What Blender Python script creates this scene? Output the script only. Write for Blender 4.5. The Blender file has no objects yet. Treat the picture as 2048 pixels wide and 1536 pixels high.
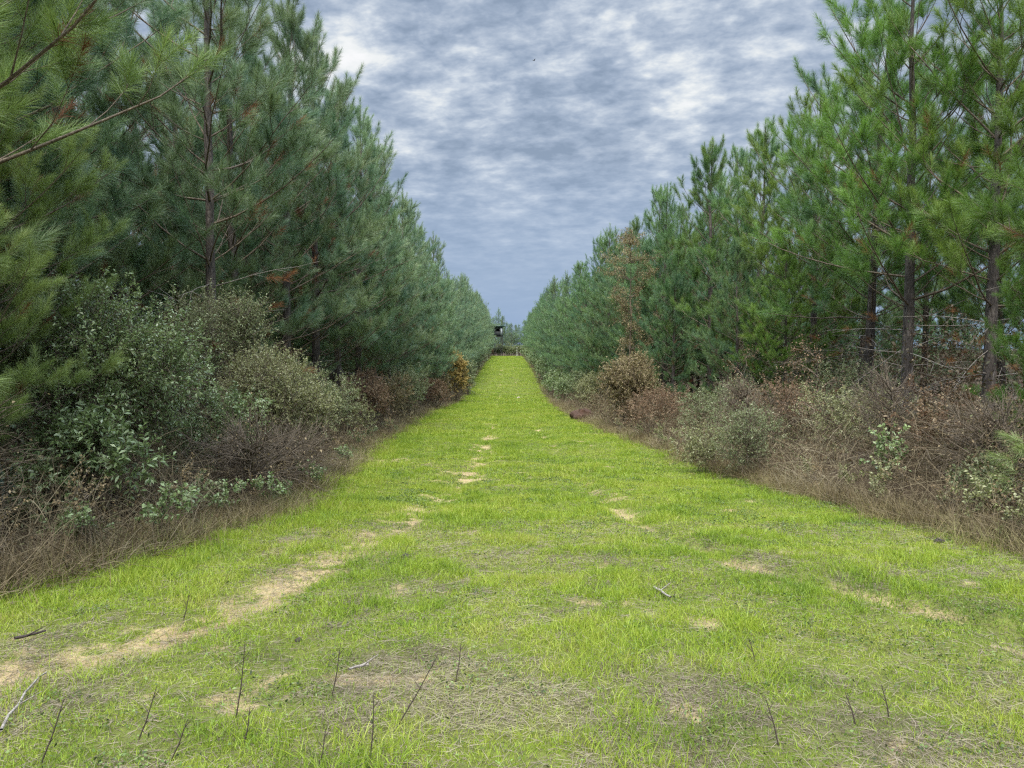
import bpy, math, random
import numpy as np
from mathutils import Vector, Matrix

S = bpy.context.scene
R = math.radians
# ------------------------------------------------------------------ camera
EYE = 1.55
F = 1480.0                      # focal length in pixels of the 2048-wide photo
cam_d = bpy.data.cameras.new('camera')
cam = bpy.data.objects.new('camera', cam_d)
S.collection.objects.link(cam)
cam_d.sensor_width = 36.0
cam_d.lens = 36.0 * F / 2048.0
cam_d.clip_start = 0.05
cam_d.clip_end = 9000
cam.location = (0, 0, EYE)
PITCH = math.atan(73.0 / F)
cam.rotation_euler = (R(90) - PITCH, 0, -math.atan(9.0 / F))
S.camera = cam
S.render.resolution_x, S.render.resolution_y = 1024, 768

# ------------------------------------------------------------------ sky, sun, exposure
SUN_EL, SUN_AZ = R(58), R(186)          # azimuth clockwise from +Y (the direction of the ride)
w = bpy.data.worlds.new('World')
S.world = w
w.use_nodes = True
wt = w.node_tree
wt.nodes.clear()


class NT:
    """tiny helper for writing node trees"""
    def __init__(s, tree): s.t = tree

    def n(s, typ, **kw):
        nd = s.t.nodes.new(typ)
        for k, v in kw.items():
            if k.startswith('i_'):
                nd.inputs[k[2:].replace('_', ' ')].default_value = v
            else:
                setattr(nd, k, v)
        return nd

    def l(s, a, b): s.t.links.new(a, b)

    def math(s, op, a, b=None, c=None, clamp=False):
        nd = s.t.nodes.new('ShaderNodeMath'); nd.operation = op; nd.use_clamp = clamp
        for i, v in enumerate((a, b, c)):
            if v is None: continue
            if isinstance(v, (int, float)): nd.inputs[i].default_value = v
            else: s.l(v, nd.inputs[i])
        return nd.outputs[0]

    def mix(s, f, a, b, blend='MIX'):
        nd = s.t.nodes.new('ShaderNodeMix'); nd.data_type = 'RGBA'; nd.blend_type = blend
        for key, v in ((0, f), (6, a), (7, b)):
            if isinstance(v, (int, float)): nd.inputs[key].default_value = v
            elif isinstance(v, tuple): nd.inputs[key].default_value = (*v, 1)
            else: s.l(v, nd.inputs[key])
        return nd.outputs[2]

    def ramp(s, f, stops, interp='LINEAR'):
        nd = s.t.nodes.new('ShaderNodeValToRGB')
        cr = nd.color_ramp; cr.interpolation = interp
        while len(cr.elements) < len(stops): cr.elements.new(0.5)
        for e, (p, c) in zip(cr.elements, stops):
            e.position = p
            e.color = (c, c, c, 1) if isinstance(c, (int, float)) else (*c, 1)
        s.l(f, nd.inputs[0])
        return nd.outputs[0]

    def noise(s, vec, scale, detail=4, rough=0.55, dist=0.0):
        nd = s.t.nodes.new('ShaderNodeTexNoise')
        nd.inputs['Scale'].default_value = scale
        nd.inputs['Detail'].default_value = detail
        nd.inputs['Roughness'].default_value = rough
        nd.inputs['Distortion'].default_value = dist
        if vec is not None: s.l(vec, nd.inputs['Vector'])
        return nd.outputs[0]


W = NT(wt)
out = W.n('ShaderNodeOutputWorld')
bg = W.n('ShaderNodeBackground')
bg.inputs['Strength'].default_value = 0.1
W.l(bg.outputs[0], out.inputs[0])
sky = W.n('ShaderNodeTexSky', sky_type='NISHITA', sun_disc=False, sun_elevation=SUN_EL,
          sun_rotation=SUN_AZ, air_density=1.0, dust_density=2.0)
tc = W.n('ShaderNodeTexCoord')
sep = W.n('ShaderNodeSeparateXYZ'); W.l(tc.outputs['Generated'], sep.inputs[0])
zc = W.math('MAXIMUM', sep.outputs[2], 0.0)
den = W.math('ADD', zc, 0.20)
px = W.math('DIVIDE', sep.outputs[0], den)
py = W.math('DIVIDE', sep.outputs[1], den)
cv = W.n('ShaderNodeCombineXYZ'); W.l(px, cv.inputs[0]); W.l(py, cv.inputs[1])
cv.inputs[2].default_value = 3.7
mp = W.n('ShaderNodeMapping'); W.l(cv.outputs[0], mp.inputs[0])
mp.inputs['Rotation'].default_value = (0, 0, R(14))
mp.inputs['Location'].default_value = (4.3, 1.1, 0)
big = W.noise(mp.outputs[0], 1.1, 3, 0.5, 0.3)
mid = W.noise(mp.outputs[0], 8.2, 4, 0.55, 0.1)
mp2 = W.n('ShaderNodeMapping'); W.l(mp.outputs[0], mp2.inputs[0])
mp2.inputs['Scale'].default_value = (1.0, 1.35, 1)
fine = W.noise(mp2.outputs[0], 17.0, 6, 0.62, 0.25)
f = W.math('MULTIPLY_ADD', big, 0.30, W.math('MULTIPLY_ADD', mid, 0.54, W.math('MULTIPLY', fine, 0.26)))
# breaks get rarer towards the horizon
hz = W.ramp(zc, [(0.0, 0.0), (0.09, 0.06), (0.2, 0.55), (0.38, 1.0)])
f2 = W.math('ADD', W.math('MULTIPLY', W.math('SUBTRACT', f, 0.55), W.math('MULTIPLY_ADD', hz, 1.25, 0.30)), 0.47)
f2 = W.math('MULTIPLY_ADD', hz, 0.02, f2)
# the thin places in the cloud where the light breaks through, by compass direction and height
for bx, by, rad, amt in [(670, 160, 0.055, 0.13), (830, 285, 0.035, 0.13), (1390, 190, 0.045, 0.13), (1290, 110, 0.05, 0.08), (1570, 60, 0.06, 0.09), (1010, 385, 0.03, 0.10),
                         (1080, 95, 0.03, 0.10), (1500, 300, 0.05, 0.08), (960, 345, 0.03, 0.07), (1120, 190, 0.09, -0.04), (900, 480, 0.14, -0.04)]:
    dv = Vector(((bx - 1015) / F, 1.0, (695 - by) / F)).normalized()
    vm = W.n('ShaderNodeVectorMath', operation='DISTANCE'); W.l(tc.outputs['Generated'], vm.inputs[0]); vm.inputs[1].default_value = dv
    g_ = W.math('DIVIDE', vm.outputs['Value'], rad)
    g_ = W.math('POWER', 2.718, W.math('MULTIPLY', W.math('MULTIPLY', g_, g_), -1.0))
    f2 = W.math('MULTIPLY_ADD', g_, amt, f2)
cl = W.ramp(f2, [(0.35, (0.27, 0.345, 0.46)), (0.44, (0.36, 0.44, 0.565)), (0.53, (0.49, 0.565, 0.675)),
                 (0.60, (0.64, 0.705, 0.785)), (0.70, (0.90, 0.925, 0.92)), (0.8, (1.0, 1.0, 1.0))])
# pale horizon tint, brighter zenith as under any overcast
hor = W.mix(W.ramp(zc, [(0.0, 1.0), (0.10, 0.45), (0.25, 0.0)]), cl, (0.30, 0.43, 0.66))
zen = W.ramp(zc, [(0.0, 0.165), (0.42, 0.165), (0.55, 0.7), (1.0, 1.0)])
cloud = W.mix(1.0, hor, zen, 'MULTIPLY')
sc_ = W.n('ShaderNodeVectorMath', operation='SCALE'); W.l(cloud, sc_.inputs[0]); sc_.inputs['Scale'].default_value = 15.0
final = W.mix(0.97, sky.outputs[0], sc_.outputs[0])
W.l(final, bg.inputs[0])

sd = bpy.data.lights.new('sun', 'SUN')
sd.energy = 1.5
sd.angle = R(24)
sd.color = (1.0, 0.95, 0.86)
sun = bpy.data.objects.new('sun', sd)
S.collection.objects.link(sun)
sdir = Vector((math.sin(SUN_AZ) * math.cos(SUN_EL), math.cos(SUN_AZ) * math.cos(SUN_EL), math.sin(SUN_EL)))
sun.rotation_euler = sdir.to_track_quat('Z', 'Y').to_euler()
sun.location = (0, 0, 60)

S.view_settings.view_transform = 'Standard'
S.view_settings.look = 'None'
S.view_settings.gamma = 1
S.view_settings.exposure = 1.96
S.cycles.max_bounces = 6
S.cycles.diffuse_bounces = 4
S.cycles.glossy_bounces = 2
S.cycles.transmission_bounces = 3
S.cycles.transparent_max_bounces = 4
S.cycles.use_denoising = False
S.cycles.pixel_filter_type = 'BLACKMAN_HARRIS'
S.cycles.filter_width = 1.3
S.cycles.sample_clamp_indirect = 6

# ------------------------------------------------------------------ numeric helpers
rng = np.random.default_rng(11)


def vnoise(x, y, seed=0):
    xi = np.floor(x).astype(np.int64); yi = np.floor(y).astype(np.int64)
    fx = x - xi; fy = y - yi
    fx = fx * fx * (3 - 2 * fx); fy = fy * fy * (3 - 2 * fy)

    def h(a, b):
        v = (a * 374761393 + b * 668265263 + seed * 974634777) & 0xFFFFFFFF
        v = ((v ^ (v >> 13)) * 1274126177) & 0xFFFFFFFF
        return ((v ^ (v >> 16)) & 0xFFFF) / 65535.0
    return (h(xi, yi) * (1 - fx) + h(xi + 1, yi) * fx) * (1 - fy) + (h(xi, yi + 1) * (1 - fx) + h(xi + 1, yi + 1) * fx) * fy


def fbm(x, y, s, seed=0, o=4):
    v = 0; a = 0.5; t = 0
    for i in range(o):
        v = v + a * vnoise(x * s, y * s, seed + i * 7); t += a; a *= 0.5; s *= 2.03
    return v / t


def sst(a, b, x):
    t = np.clip((x - a) / (b - a), 0, 1); return t * t * (3 - 2 * t)


# eye-to-ground drop along the ride, read off the photograph
PY = np.array([-40, 0, 6, 11.6, 17, 28, 45, 62, 76, 88, 104, 128, 160, 194, 212, 260, 400, 900, 4000.])
PD = np.array([1.1, 1.55, 1.86, 2.36, 2.70, 3.25, 4.0, 4.72, 5.15, 5.1, 4.3, 3.55, 2.95, 2.42, 2.45, 3.2, 6, 9, 9.])
_dy = np.linspace(-40, 4000, 8081)
_dd = np.interp(_dy, PY, PD)
_k = np.hanning(17); _k /= _k.sum()
_ds = np.convolve(np.pad(_dd, 8, 'edge'), _k, 'valid')
ELy = [-30, 4.6, 5.2, 6.5, 9, 12, 22, 34, 48, 71, 103, 194, 230, 300]
ELx = [-3.95, -3.95, -3.8, -3.35, -2.9, -2.95, -3.8, -4.3, -4.6, -4.2, -4.4, -4.2, -4.2, -4.2]
ERy = [-30, 5, 6.7, 9, 12, 16.5, 33, 45, 71, 103, 194, 230, 300]
ERx = [5.4, 5.2, 4.8, 4.8, 4.7, 4.3, 3.7, 3.5, 4.0, 4.0, 4.1, 4.1, 4.1]
LRy = [-5, 3, 4.2, 5.6, 7.4, 11, 16.5, 33, 70, 300]
LRx = [-6.0, -3.2, -2.45, -1.87, -1.57, -1.0, -0.7, -0.7, -0.9, -1.0]
RRy = [-5, 3, 5.2, 6.7, 9, 11, 20, 70, 300]
RRx = [5.5, 4.2, 2.9, 2.1, 1.73, 1.4, 1.35, 1.05, 0.95]
EL = lambda y: np.interp(y, ELy, ELx)
ER = lambda y: np.interp(y, ERy, ERx)


def ruts(x, y):
    wob = (fbm(x * 0 + 3, y, 0.5, 5, 2) - 0.5) * 0.3
    a = np.exp(-((x - np.interp(y, LRy, LRx) - wob) / 0.34) ** 2)
    b = np.exp(-((x - np.interp(y, RRy, RRx) + wob) / 0.22) ** 2)
    return a, b


def forest(x, y):
    """0 on the ride, 1 in the wood"""
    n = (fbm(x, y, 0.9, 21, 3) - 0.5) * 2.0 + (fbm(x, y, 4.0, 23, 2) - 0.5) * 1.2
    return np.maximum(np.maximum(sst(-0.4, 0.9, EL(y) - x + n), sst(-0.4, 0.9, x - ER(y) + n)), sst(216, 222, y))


def sand(x, y):
    a, b = ruts(x, y)
    n = fbm(x, y, 1.1, 31, 4)
    n2 = fbm(x, y * 0.6, 3.5, 33, 3)
    near = sst(14, 6, y)
    n3 = fbm(x, y, 9.0, 37, 3)
    far = sst(18, 50, y)
    s1 = a * sst(0.455 + 0.02 * far, 0.62, n * 0.30 + n2 * 0.38 + n3 * 0.32 + 0.05 * near - 0.06 * far)
    s2 = b * sst(0.50 - 0.13 * sst(4.5, 6, y) * sst(13, 9, y), 0.60, n * 0.5 + n2 * 0.3 + n3 * 0.2 - 0.06 * far) * 0.9
    wide = 0.75 * np.exp(-((x - np.interp(y, LRy, LRx)) / 0.75) ** 2) * sst(0.50, 0.64, n * 0.6 + n2 * 0.2 + n3 * 0.2) * near
    spots = sst(0.60, 0.72, fbm(x, y, 2.3, 35, 4) * 0.75 + n3 * 0.25) * 0.7 * (1 - far)
    return np.clip(np.maximum(np.maximum(s1, s2), np.maximum(wide, spots)), 0, 1) * (1 - forest(x, y))


def thatch(x, y):
    n = fbm(x, y, 0.8, 41, 4)
    n = 0.5 * n + 0.25 * fbm(x, y, 2.6, 43, 3) + 0.25 * fbm(x, y, 8.0, 45, 3)
    m = 0.75 * sst(0.48, 0.64, n + 0.06 * sst(5.2, 3.2, y) - 0.05 * sst(1.0, 3, x) * sst(3.5, 5, y) - 0.07 * sst(5.5, 8, y) - 0.06 * sst(10, 15, y))
    blob = 0.8 * np.exp(-(((x - 1.0) / 0.38) ** 2 + ((y - 3.7) / 0.4) ** 2))
    return np.clip(m + blob, 0, 1)


def ground(x, y):
    x = np.asarray(x, float); y = np.asarray(y, float)
    z = EYE - np.interp(y, _dy, _ds)
    a, b = ruts(x, y)
    fade = sst(140, 60, y)
    z = z - 0.045 * a * fade - 0.085 * b * fade
    z = z + (fbm(x, y, 0.35, 51, 3) - 0.5) * 0.16 + (fbm(x, y, 3.0, 53, 3) - 0.5) * 0.05 * sst(60, 20, y)
    side = np.maximum(EL(y) - x, x - ER(y))
    z = z + sst(0, 3, side) * 0.12 + (fbm(x, y, 0.05, 57, 2) - 0.5) * 1.5 * sst(20, 120, side)
    return z


def G(x, y): return float(ground(np.array([x]), np.array([y]))[0])


def at(px_, py_):
    """point of the ground seen at a pixel of the 2048 x 1536 photo"""
    yaw = math.atan(9.0 / F)
    v = Vector((px_ - 1024, -(py_ - 768), -F))
    d = cam.rotation_euler.to_matrix() @ v
    d.normalize()
    t = 1.0
    while t < 400:
        p = Vector((0, 0, EYE)) + d * t
        if p.z < G(p.x, p.y): break
        t *= 1.01
    return p


def spot(px_, depth):
    """x of a photo column at a given distance along the ride"""
    return (px_ - 1015) * depth / F


# ------------------------------------------------------------------ mesh helpers
def mesh_np(name, verts, faces, attrs=None, smooth=False):
    """faces: list of (n,k) int arrays; attrs: {name: per-face array}"""
    me = bpy.data.meshes.new(name)
    verts = np.ascontiguousarray(verts, np.float32)
    faces = [f for f in faces if len(f)]
    me.vertices.add(len(verts)); me.vertices.foreach_set('co', verts.ravel())
    nl = sum(f.size for f in faces); npol = sum(len(f) for f in faces)
    me.loops.add(nl); me.polygons.add(npol)
    me.loops.foreach_set('vertex_index', np.concatenate([f.ravel() for f in faces]).astype(np.int32))
    tot = np.concatenate([np.full(len(f), f.shape[1], np.int32) for f in faces])
    st = np.concatenate([[0], np.cumsum(tot)[:-1]]).astype(np.int32)
    me.polygons.foreach_set('loop_start', st)
    me.polygons.foreach_set('loop_total', tot)
    if smooth: me.polygons.foreach_set('use_smooth', np.ones(npol, bool))
    for k, v in (attrs or {}).items():
        dom = 'FACE' if len(v) == npol else 'POINT'
        at_ = me.attributes.new(k, 'FLOAT', dom)
        at_.data.foreach_set('value', np.ascontiguousarray(v, np.float32))
    me.update(calc_edges=True)
    return me


def obj(name, me, mat=None, parent=None, loc=None):
    o = bpy.data.objects.new(name, me)
    S.collection.objects.link(o)
    if mat is not None:
        for m in (mat if isinstance(mat, (list, tuple)) else [mat]): me.materials.append(m)
    if parent is not None: o.parent = parent
    if loc is not None: o.location = loc
    return o


def thing(name, label, cat, loc=(0, 0, 0), rotz=0.0, group=None):
    o = bpy.data.objects.new(name, None)
    o.empty_display_size = 0.2
    S.collection.objects.link(o)
    o.location = loc; o.rotation_euler = (0, 0, rotz)
    o['label'] = label; o['category'] = cat
    if group: o['group'] = group
    return o


def tag(o, label, cat, group=None):
    o['label'] = label; o['category'] = cat
    if group: o['group'] = group
    return o


def dup(root, loc, rotz, scale=1.0, label=None, group=None, rx=0, ry=0):
    r = root.copy(); S.collection.objects.link(r)
    r.location = loc; r.rotation_euler = (rx, ry, rotz)
    r.scale = (scale, scale, scale) if isinstance(scale, (int, float)) else scale
    if label: r['label'] = label
    if group: r['group'] = group
    for ch in root.children:
        c = ch.copy(); S.collection.objects.link(c); c.parent = r
    return r


def unit(v): return v / np.maximum(np.linalg.norm(v, axis=-1, keepdims=True), 1e-9)


def perp(v, r):
    a = r.normal(size=v.shape)
    return unit(a - v * (a * v).sum(-1, keepdims=True))


def tubes(p0, p1, r0, r1, k=4):
    """independent tapered prisms"""
    n = len(p0)
    d = unit(p1 - p0)
    ref = np.where(np.abs(d[:, 2:3]) > 0.9, np.array([[1., 0, 0]]), np.array([[0, 0, 1.]]))
    u = unit(np.cross(d, ref)); v = np.cross(d, u)
    a = np.arange(k) * 2 * np.pi / k
    ring = u[:, None, :] * np.cos(a)[None, :, None] + v[:, None, :] * np.sin(a)[None, :, None]
    A = p0[:, None, :] + ring * r0[:, None, None]
    B = p1[:, None, :] + ring * r1[:, None, None]
    V = np.concatenate([A, B], 1).reshape(-1, 3)
    base = (np.arange(n) * 2 * k)[:, None, None]
    i = np.arange(k); j = (i + 1) % k
    q = np.stack([i, j, j + k, i + k], 1)[None]
    return V, (base + q).reshape(-1, 4)


def ribbons(p, d, bend, length, width, r, seg=2, side=None):
    """curved tapering strips: p base, d direction, bend vector; returns verts and faces, strip id per face"""
    n = len(p)
    s = perp(d, r) if side is None else side
    rows = []
    for i in range(seg):
        t = i / seg
        c = p + d * (length * t)[:, None] + bend * (length * t * t)[:, None]
        hw = (width * 0.5 * (1 - t ** 1.6 * 0.75))[:, None]
        rows += [c - s * hw, c + s * hw]
    rows.append(p + d * length[:, None] + bend * length[:, None])
    V = np.stack(rows, 1).reshape(-1, 3)
    k = 2 * seg + 1
    base = (np.arange(n) * k)[:, None]
    quads = []
    for i in range(seg - 1):
        quads.append(base + np.array([[2 * i, 2 * i + 1, 2 * i + 3, 2 * i + 2]]))
    tri = base + np.array([[2 * seg - 2, 2 * seg - 1, 2 * seg]])
    Q = np.concatenate(quads, 0) if quads else np.zeros((0, 4), int)
    ids = np.concatenate([np.tile(np.arange(n), max(seg - 1, 0)), np.arange(n)])
    return V, Q, tri, ids


def leaves(p, d, length, width, r, droop=0.15):
    """flat-ish four-cornered leaves folded on the midrib: two triangles each"""
    n = len(p)
    s = perp(d, r)
    nrm = np.cross(d, s)
    m = p + d * (length * 0.5)[:, None] + nrm * (length * 0.06)[:, None]
    tip = p + d * length[:, None] - np.array([[0, 0, 1.]]) * (length * droop)[:, None]
    a = m - s * (width * 0.5)[:, None]
    b = m + s * (width * 0.5)[:, None]
    V = np.stack([p, a, tip, b], 1).reshape(-1, 3)
    base = (np.arange(n) * 4)[:, None]
    Q = base + np.array([[0, 1, 2, 3]])
    return V, Q


# ------------------------------------------------------------------ materials
def leaf_mat(name, cols, trans=0.3, rough=0.5, spec=0.35, objvar=0.0, hueobj=None, tcol=None, patch=None):
    m = bpy.data.materials.new(name); m.use_nodes = True
    t = NT(m.node_tree); m.node_tree.nodes.clear()
    o = t.n('ShaderNodeOutputMaterial')
    a = t.n('ShaderNodeAttribute', attribute_name='rnd')
    c = t.ramp(a.outputs['Fac'], [(i / (len(cols) - 1), k) for i, k in enumerate(cols)])
    if objvar:
        oi = t.n('ShaderNodeObjectInfo')
        v = t.math('MULTIPLY_ADD', oi.outputs['Random'], objvar, 1 - objvar / 2)
        hs = t.n('ShaderNodeHueSaturation'); t.l(c, hs.inputs['Color']); t.l(v, hs.inputs['Value'])
        t.l(t.math('MULTIPLY_ADD', oi.outputs['Random'], 0.03, 0.483), hs.inputs['Hue'])
        c = hs.outputs[0]
    if patch:
        tcn = t.n('ShaderNodeTexCoord')
        nz = t.noise(tcn.outputs['Object'], patch[0], 2, 0.5)
        c = t.mix(t.ramp(nz, [(0.45, 0.0), (0.62, 1.0)]), c, patch[1], 'MIX')
    p = t.n('ShaderNodeBsdfPrincipled')
    p.inputs['Roughness'].default_value = rough
    p.inputs['Specular IOR Level'].default_value = spec
    t.l(c, p.inputs['Base Color'])
    tr = t.n('ShaderNodeBsdfTranslucent')
    t.l(t.mix(1.0, c, tcol or (1.0, 1.0, 0.7), 'MULTIPLY'), tr.inputs[0])
    mx = t.n('ShaderNodeMixShader'); mx.inputs[0].default_value = trans
    t.l(p.outputs[0], mx.inputs[1]); t.l(tr.outputs[0], mx.inputs[2])
    t.l(mx.outputs[0], o.inputs[0])
    return m


def bark_mat(name, c1, c2, c3, scale=14, stretch=0.25, bump=0.6):
    m = bpy.data.materials.new(name); m.use_nodes = True
    t = NT(m.node_tree)
    p = m.node_tree.nodes['Principled BSDF']
    tcn = t.n('ShaderNodeTexCoord')
    mpn = t.n('ShaderNodeMapping'); t.l(tcn.outputs['Object'], mpn.inputs[0])
    mpn.inputs['Scale'].default_value = (1, 1, stretch)
    n1 = t.noise(mpn.outputs[0], scale, 5, 0.65, 0.4)
    vor = t.n('ShaderNodeTexVoronoi', feature='DISTANCE_TO_EDGE'); vor.inputs['Scale'].default_value = scale * 1.6
    t.l(mpn.outputs[0], vor.inputs['Vector'])
    c = t.ramp(n1, [(0.3, c1), (0.5, c2), (0.7, c3)])
    c = t.mix(t.ramp(vor.outputs[0], [(0.0, 0.7), (0.12, 0.0)]), c, tuple(0.3 * q for q in c1))
    t.l(c, p.inputs['Base Color'])
    p.inputs['Roughness'].default_value = 0.9
    b = t.n('ShaderNodeBump'); b.inputs['Strength'].default_value = bump; b.inputs['Distance'].default_value = 0.02
    t.l(t.math('ADD', n1, vor.outputs[0]), b.inputs['Height']); t.l(b.outputs[0], p.inputs['Normal'])
    return m


def plain_mat(name, col, rough=0.7, var=0.25, scale=6):
    m = bpy.data.materials.new(name); m.use_nodes = True
    t = NT(m.node_tree)
    p = m.node_tree.nodes['Principled BSDF']
    tcn = t.n('ShaderNodeTexCoord')
    n1 = t.noise(tcn.outputs['Object'], scale, 5, 0.6)
    t.l(t.ramp(n1, [(0.3, tuple(q * (1 - var) for q in col)), (0.7, tuple(min(1, q * (1 + var)) for q in col))]), p.inputs['Base Color'])
    p.inputs['Roughness'].default_value = rough
    return m


NEEDLE_L = leaf_mat('pine_needles_bluish', [(0.085, 0.14, 0.068), (0.145, 0.22, 0.105), (0.22, 0.31, 0.155), (0.37, 0.46, 0.27)],
                    0.30, 0.42, 0.5, 0.25, patch=(0.6, (0.115, 0.205, 0.125)))
NEEDLE_R = leaf_mat('pine_needles_green', [(0.07, 0.13, 0.035), (0.115, 0.20, 0.05), (0.17, 0.28, 0.065), (0.26, 0.37, 0.10)],
                    0.30, 0.42, 0.5, 0.3, patch=(0.5, (0.10, 0.20, 0.08)))
NEEDLE_M = leaf_mat('pine_needles_mid_green', [(0.07, 0.13, 0.05), (0.115, 0.195, 0.075), (0.17, 0.27, 0.10), (0.26, 0.37, 0.16)],
                    0.30, 0.42, 0.5, 0.3, patch=(0.6, (0.10, 0.195, 0.10)))
NEEDLE_RY = leaf_mat('pine_needles_yellow_green', [(0.07, 0.14, 0.03), (0.12, 0.22, 0.045), (0.18, 0.30, 0.06), (0.27, 0.39, 0.09)],
                     0.34, 0.42, 0.5, 0.15)
NEEDLE_N = leaf_mat('pine_needles_fresh', [(0.12, 0.19, 0.055), (0.19, 0.28, 0.08), (0.28, 0.39, 0.13), (0.42, 0.52, 0.24)],
                    0.32, 0.40, 0.5, 0.1)
NEEDLE_D = leaf_mat('pine_needles_dead', [(0.11, 0.045, 0.02), (0.20, 0.085, 0.04), (0.27, 0.14, 0.07)], 0.2, 0.7, 0.2, 0.1)
BARK = bark_mat('pine_bark', (0.035, 0.028, 0.024), (0.075, 0.062, 0.053), (0.17, 0.145, 0.125))
TWIG = bark_mat('twig_bark', (0.075, 0.055, 0.036), (0.145, 0.112, 0.078), (0.26, 0.21, 0.15), 20, 1, 0.2)
DEADWOOD = bark_mat('dead_branch_bark', (0.17, 0.145, 0.125), (0.28, 0.25, 0.22), (0.40, 0.36, 0.32), 20, 1, 0.2)

# ------------------------------------------------------------------ ground
def make_ground():
    def axis(stops):
        a = [stops[0][0]]
        for lo, hi, st in [(stops[i][0], stops[i + 1][0], stops[i][1]) for i in range(len(stops) - 1)]:
            n = max(1, int(round((hi - lo) / st)))
            a += list(np.linspace(lo, hi, n + 1)[1:])
        return np.array(a)
    xs = axis([(-3000, 600), (-600, 60), (-60, 6), (-14, 0.8), (-7, 0.25), (-4.5, 0.06), (5.5, 0.25), (9, 0.8), (16, 6), (64, 60), (604, 600), (3004, 1)])
    ys = axis([(-1200, 400), (-40, 8), (0, 0.5), (2, 0.06), (10, 0.12), (20, 0.35), (50, 1.0), (110, 2), (230, 6), (320, 40), (600, 300), (3900, 1)])
    X, Y = np.meshgrid(xs, ys)
    x, y = X.ravel(), Y.ravel()
    V = np.stack([x, y, ground(x, y)], 1)
    nx = len(xs)
    i = np.arange(len(ys) - 1)[:, None] * nx + np.arange(nx - 1)[None]
    Fq = np.stack([i, i + 1, i + nx + 1, i + nx], -1).reshape(-1, 4)
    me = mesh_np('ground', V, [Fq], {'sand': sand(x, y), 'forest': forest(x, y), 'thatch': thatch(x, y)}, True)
    m = bpy.data.materials.new('ground_soil'); m.use_nodes = True
    t = NT(m.node_tree); p = m.node_tree.nodes['Principled BSDF']
    tcn = t.n('ShaderNodeTexCoord'); O = tcn.outputs['Object']
    A = lambda s: t.n('ShaderNodeAttribute', attribute_name=s).outputs['Fac']
    n1 = t.noise(O, 3, 6, 0.65); n2 = t.noise(O, 45, 4, 0.7); n3 = t.noise(O, 0.35, 3)
    grass = t.mix(t.ramp(n1, [(0.35, 0.0), (0.65, 1.0)]), (0.085, 0.095, 0.028), (0.16, 0.18, 0.04))
    grass = t.mix(t.ramp(n3, [(0.4, 0.0), (0.7, 0.5)]), grass, (0.14, 0.18, 0.035))
    grass = t.mix(t.ramp(n2, [(0.5, 0.0), (0.72, 0.55)]), grass, (0.12, 0.12, 0.04))
    th = t.mix(t.ramp(n2, [(0.35, 0.0), (0.65, 1.0)]), (0.09, 0.075, 0.048), (0.19, 0.16, 0.105))
    c = t.mix(t.math('MULTIPLY', A('thatch'), 0.85), grass, th)
    sn = t.mix(t.ramp(n1, [(0.35, 0.0), (0.7, 1.0)]), (0.32, 0.235, 0.125), (0.50, 0.385, 0.215))
    sn = t.mix(t.ramp(n2, [(0.55, 0.0), (0.75, 0.7)]), sn, (0.26, 0.17, 0.09))
    c = t.mix(t.ramp(t.math('ADD', A('sand'), t.math('MULTIPLY', t.math('SUBTRACT', n2, 0.5), 1.5)), [(0.30, 0.0), (0.75, 0.9)]), c, sn)
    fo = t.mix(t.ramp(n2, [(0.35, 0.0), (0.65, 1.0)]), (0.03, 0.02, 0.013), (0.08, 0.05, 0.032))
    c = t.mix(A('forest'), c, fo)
    t.l(c, p.inputs['Base Color']); p.inputs['Roughness'].default_value = 0.95
    p.inputs['Specular IOR Level'].default_value = 0.15
    b = t.n('ShaderNodeBump'); b.inputs['Strength'].default_value = 0.7; b.inputs['Distance'].default_value = 0.03
    t.l(t.math('ADD', n2, n1), b.inputs['Height']); t.l(b.outputs[0], p.inputs['Normal'])
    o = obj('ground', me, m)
    o['kind'] = 'structure'


make_ground()

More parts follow.
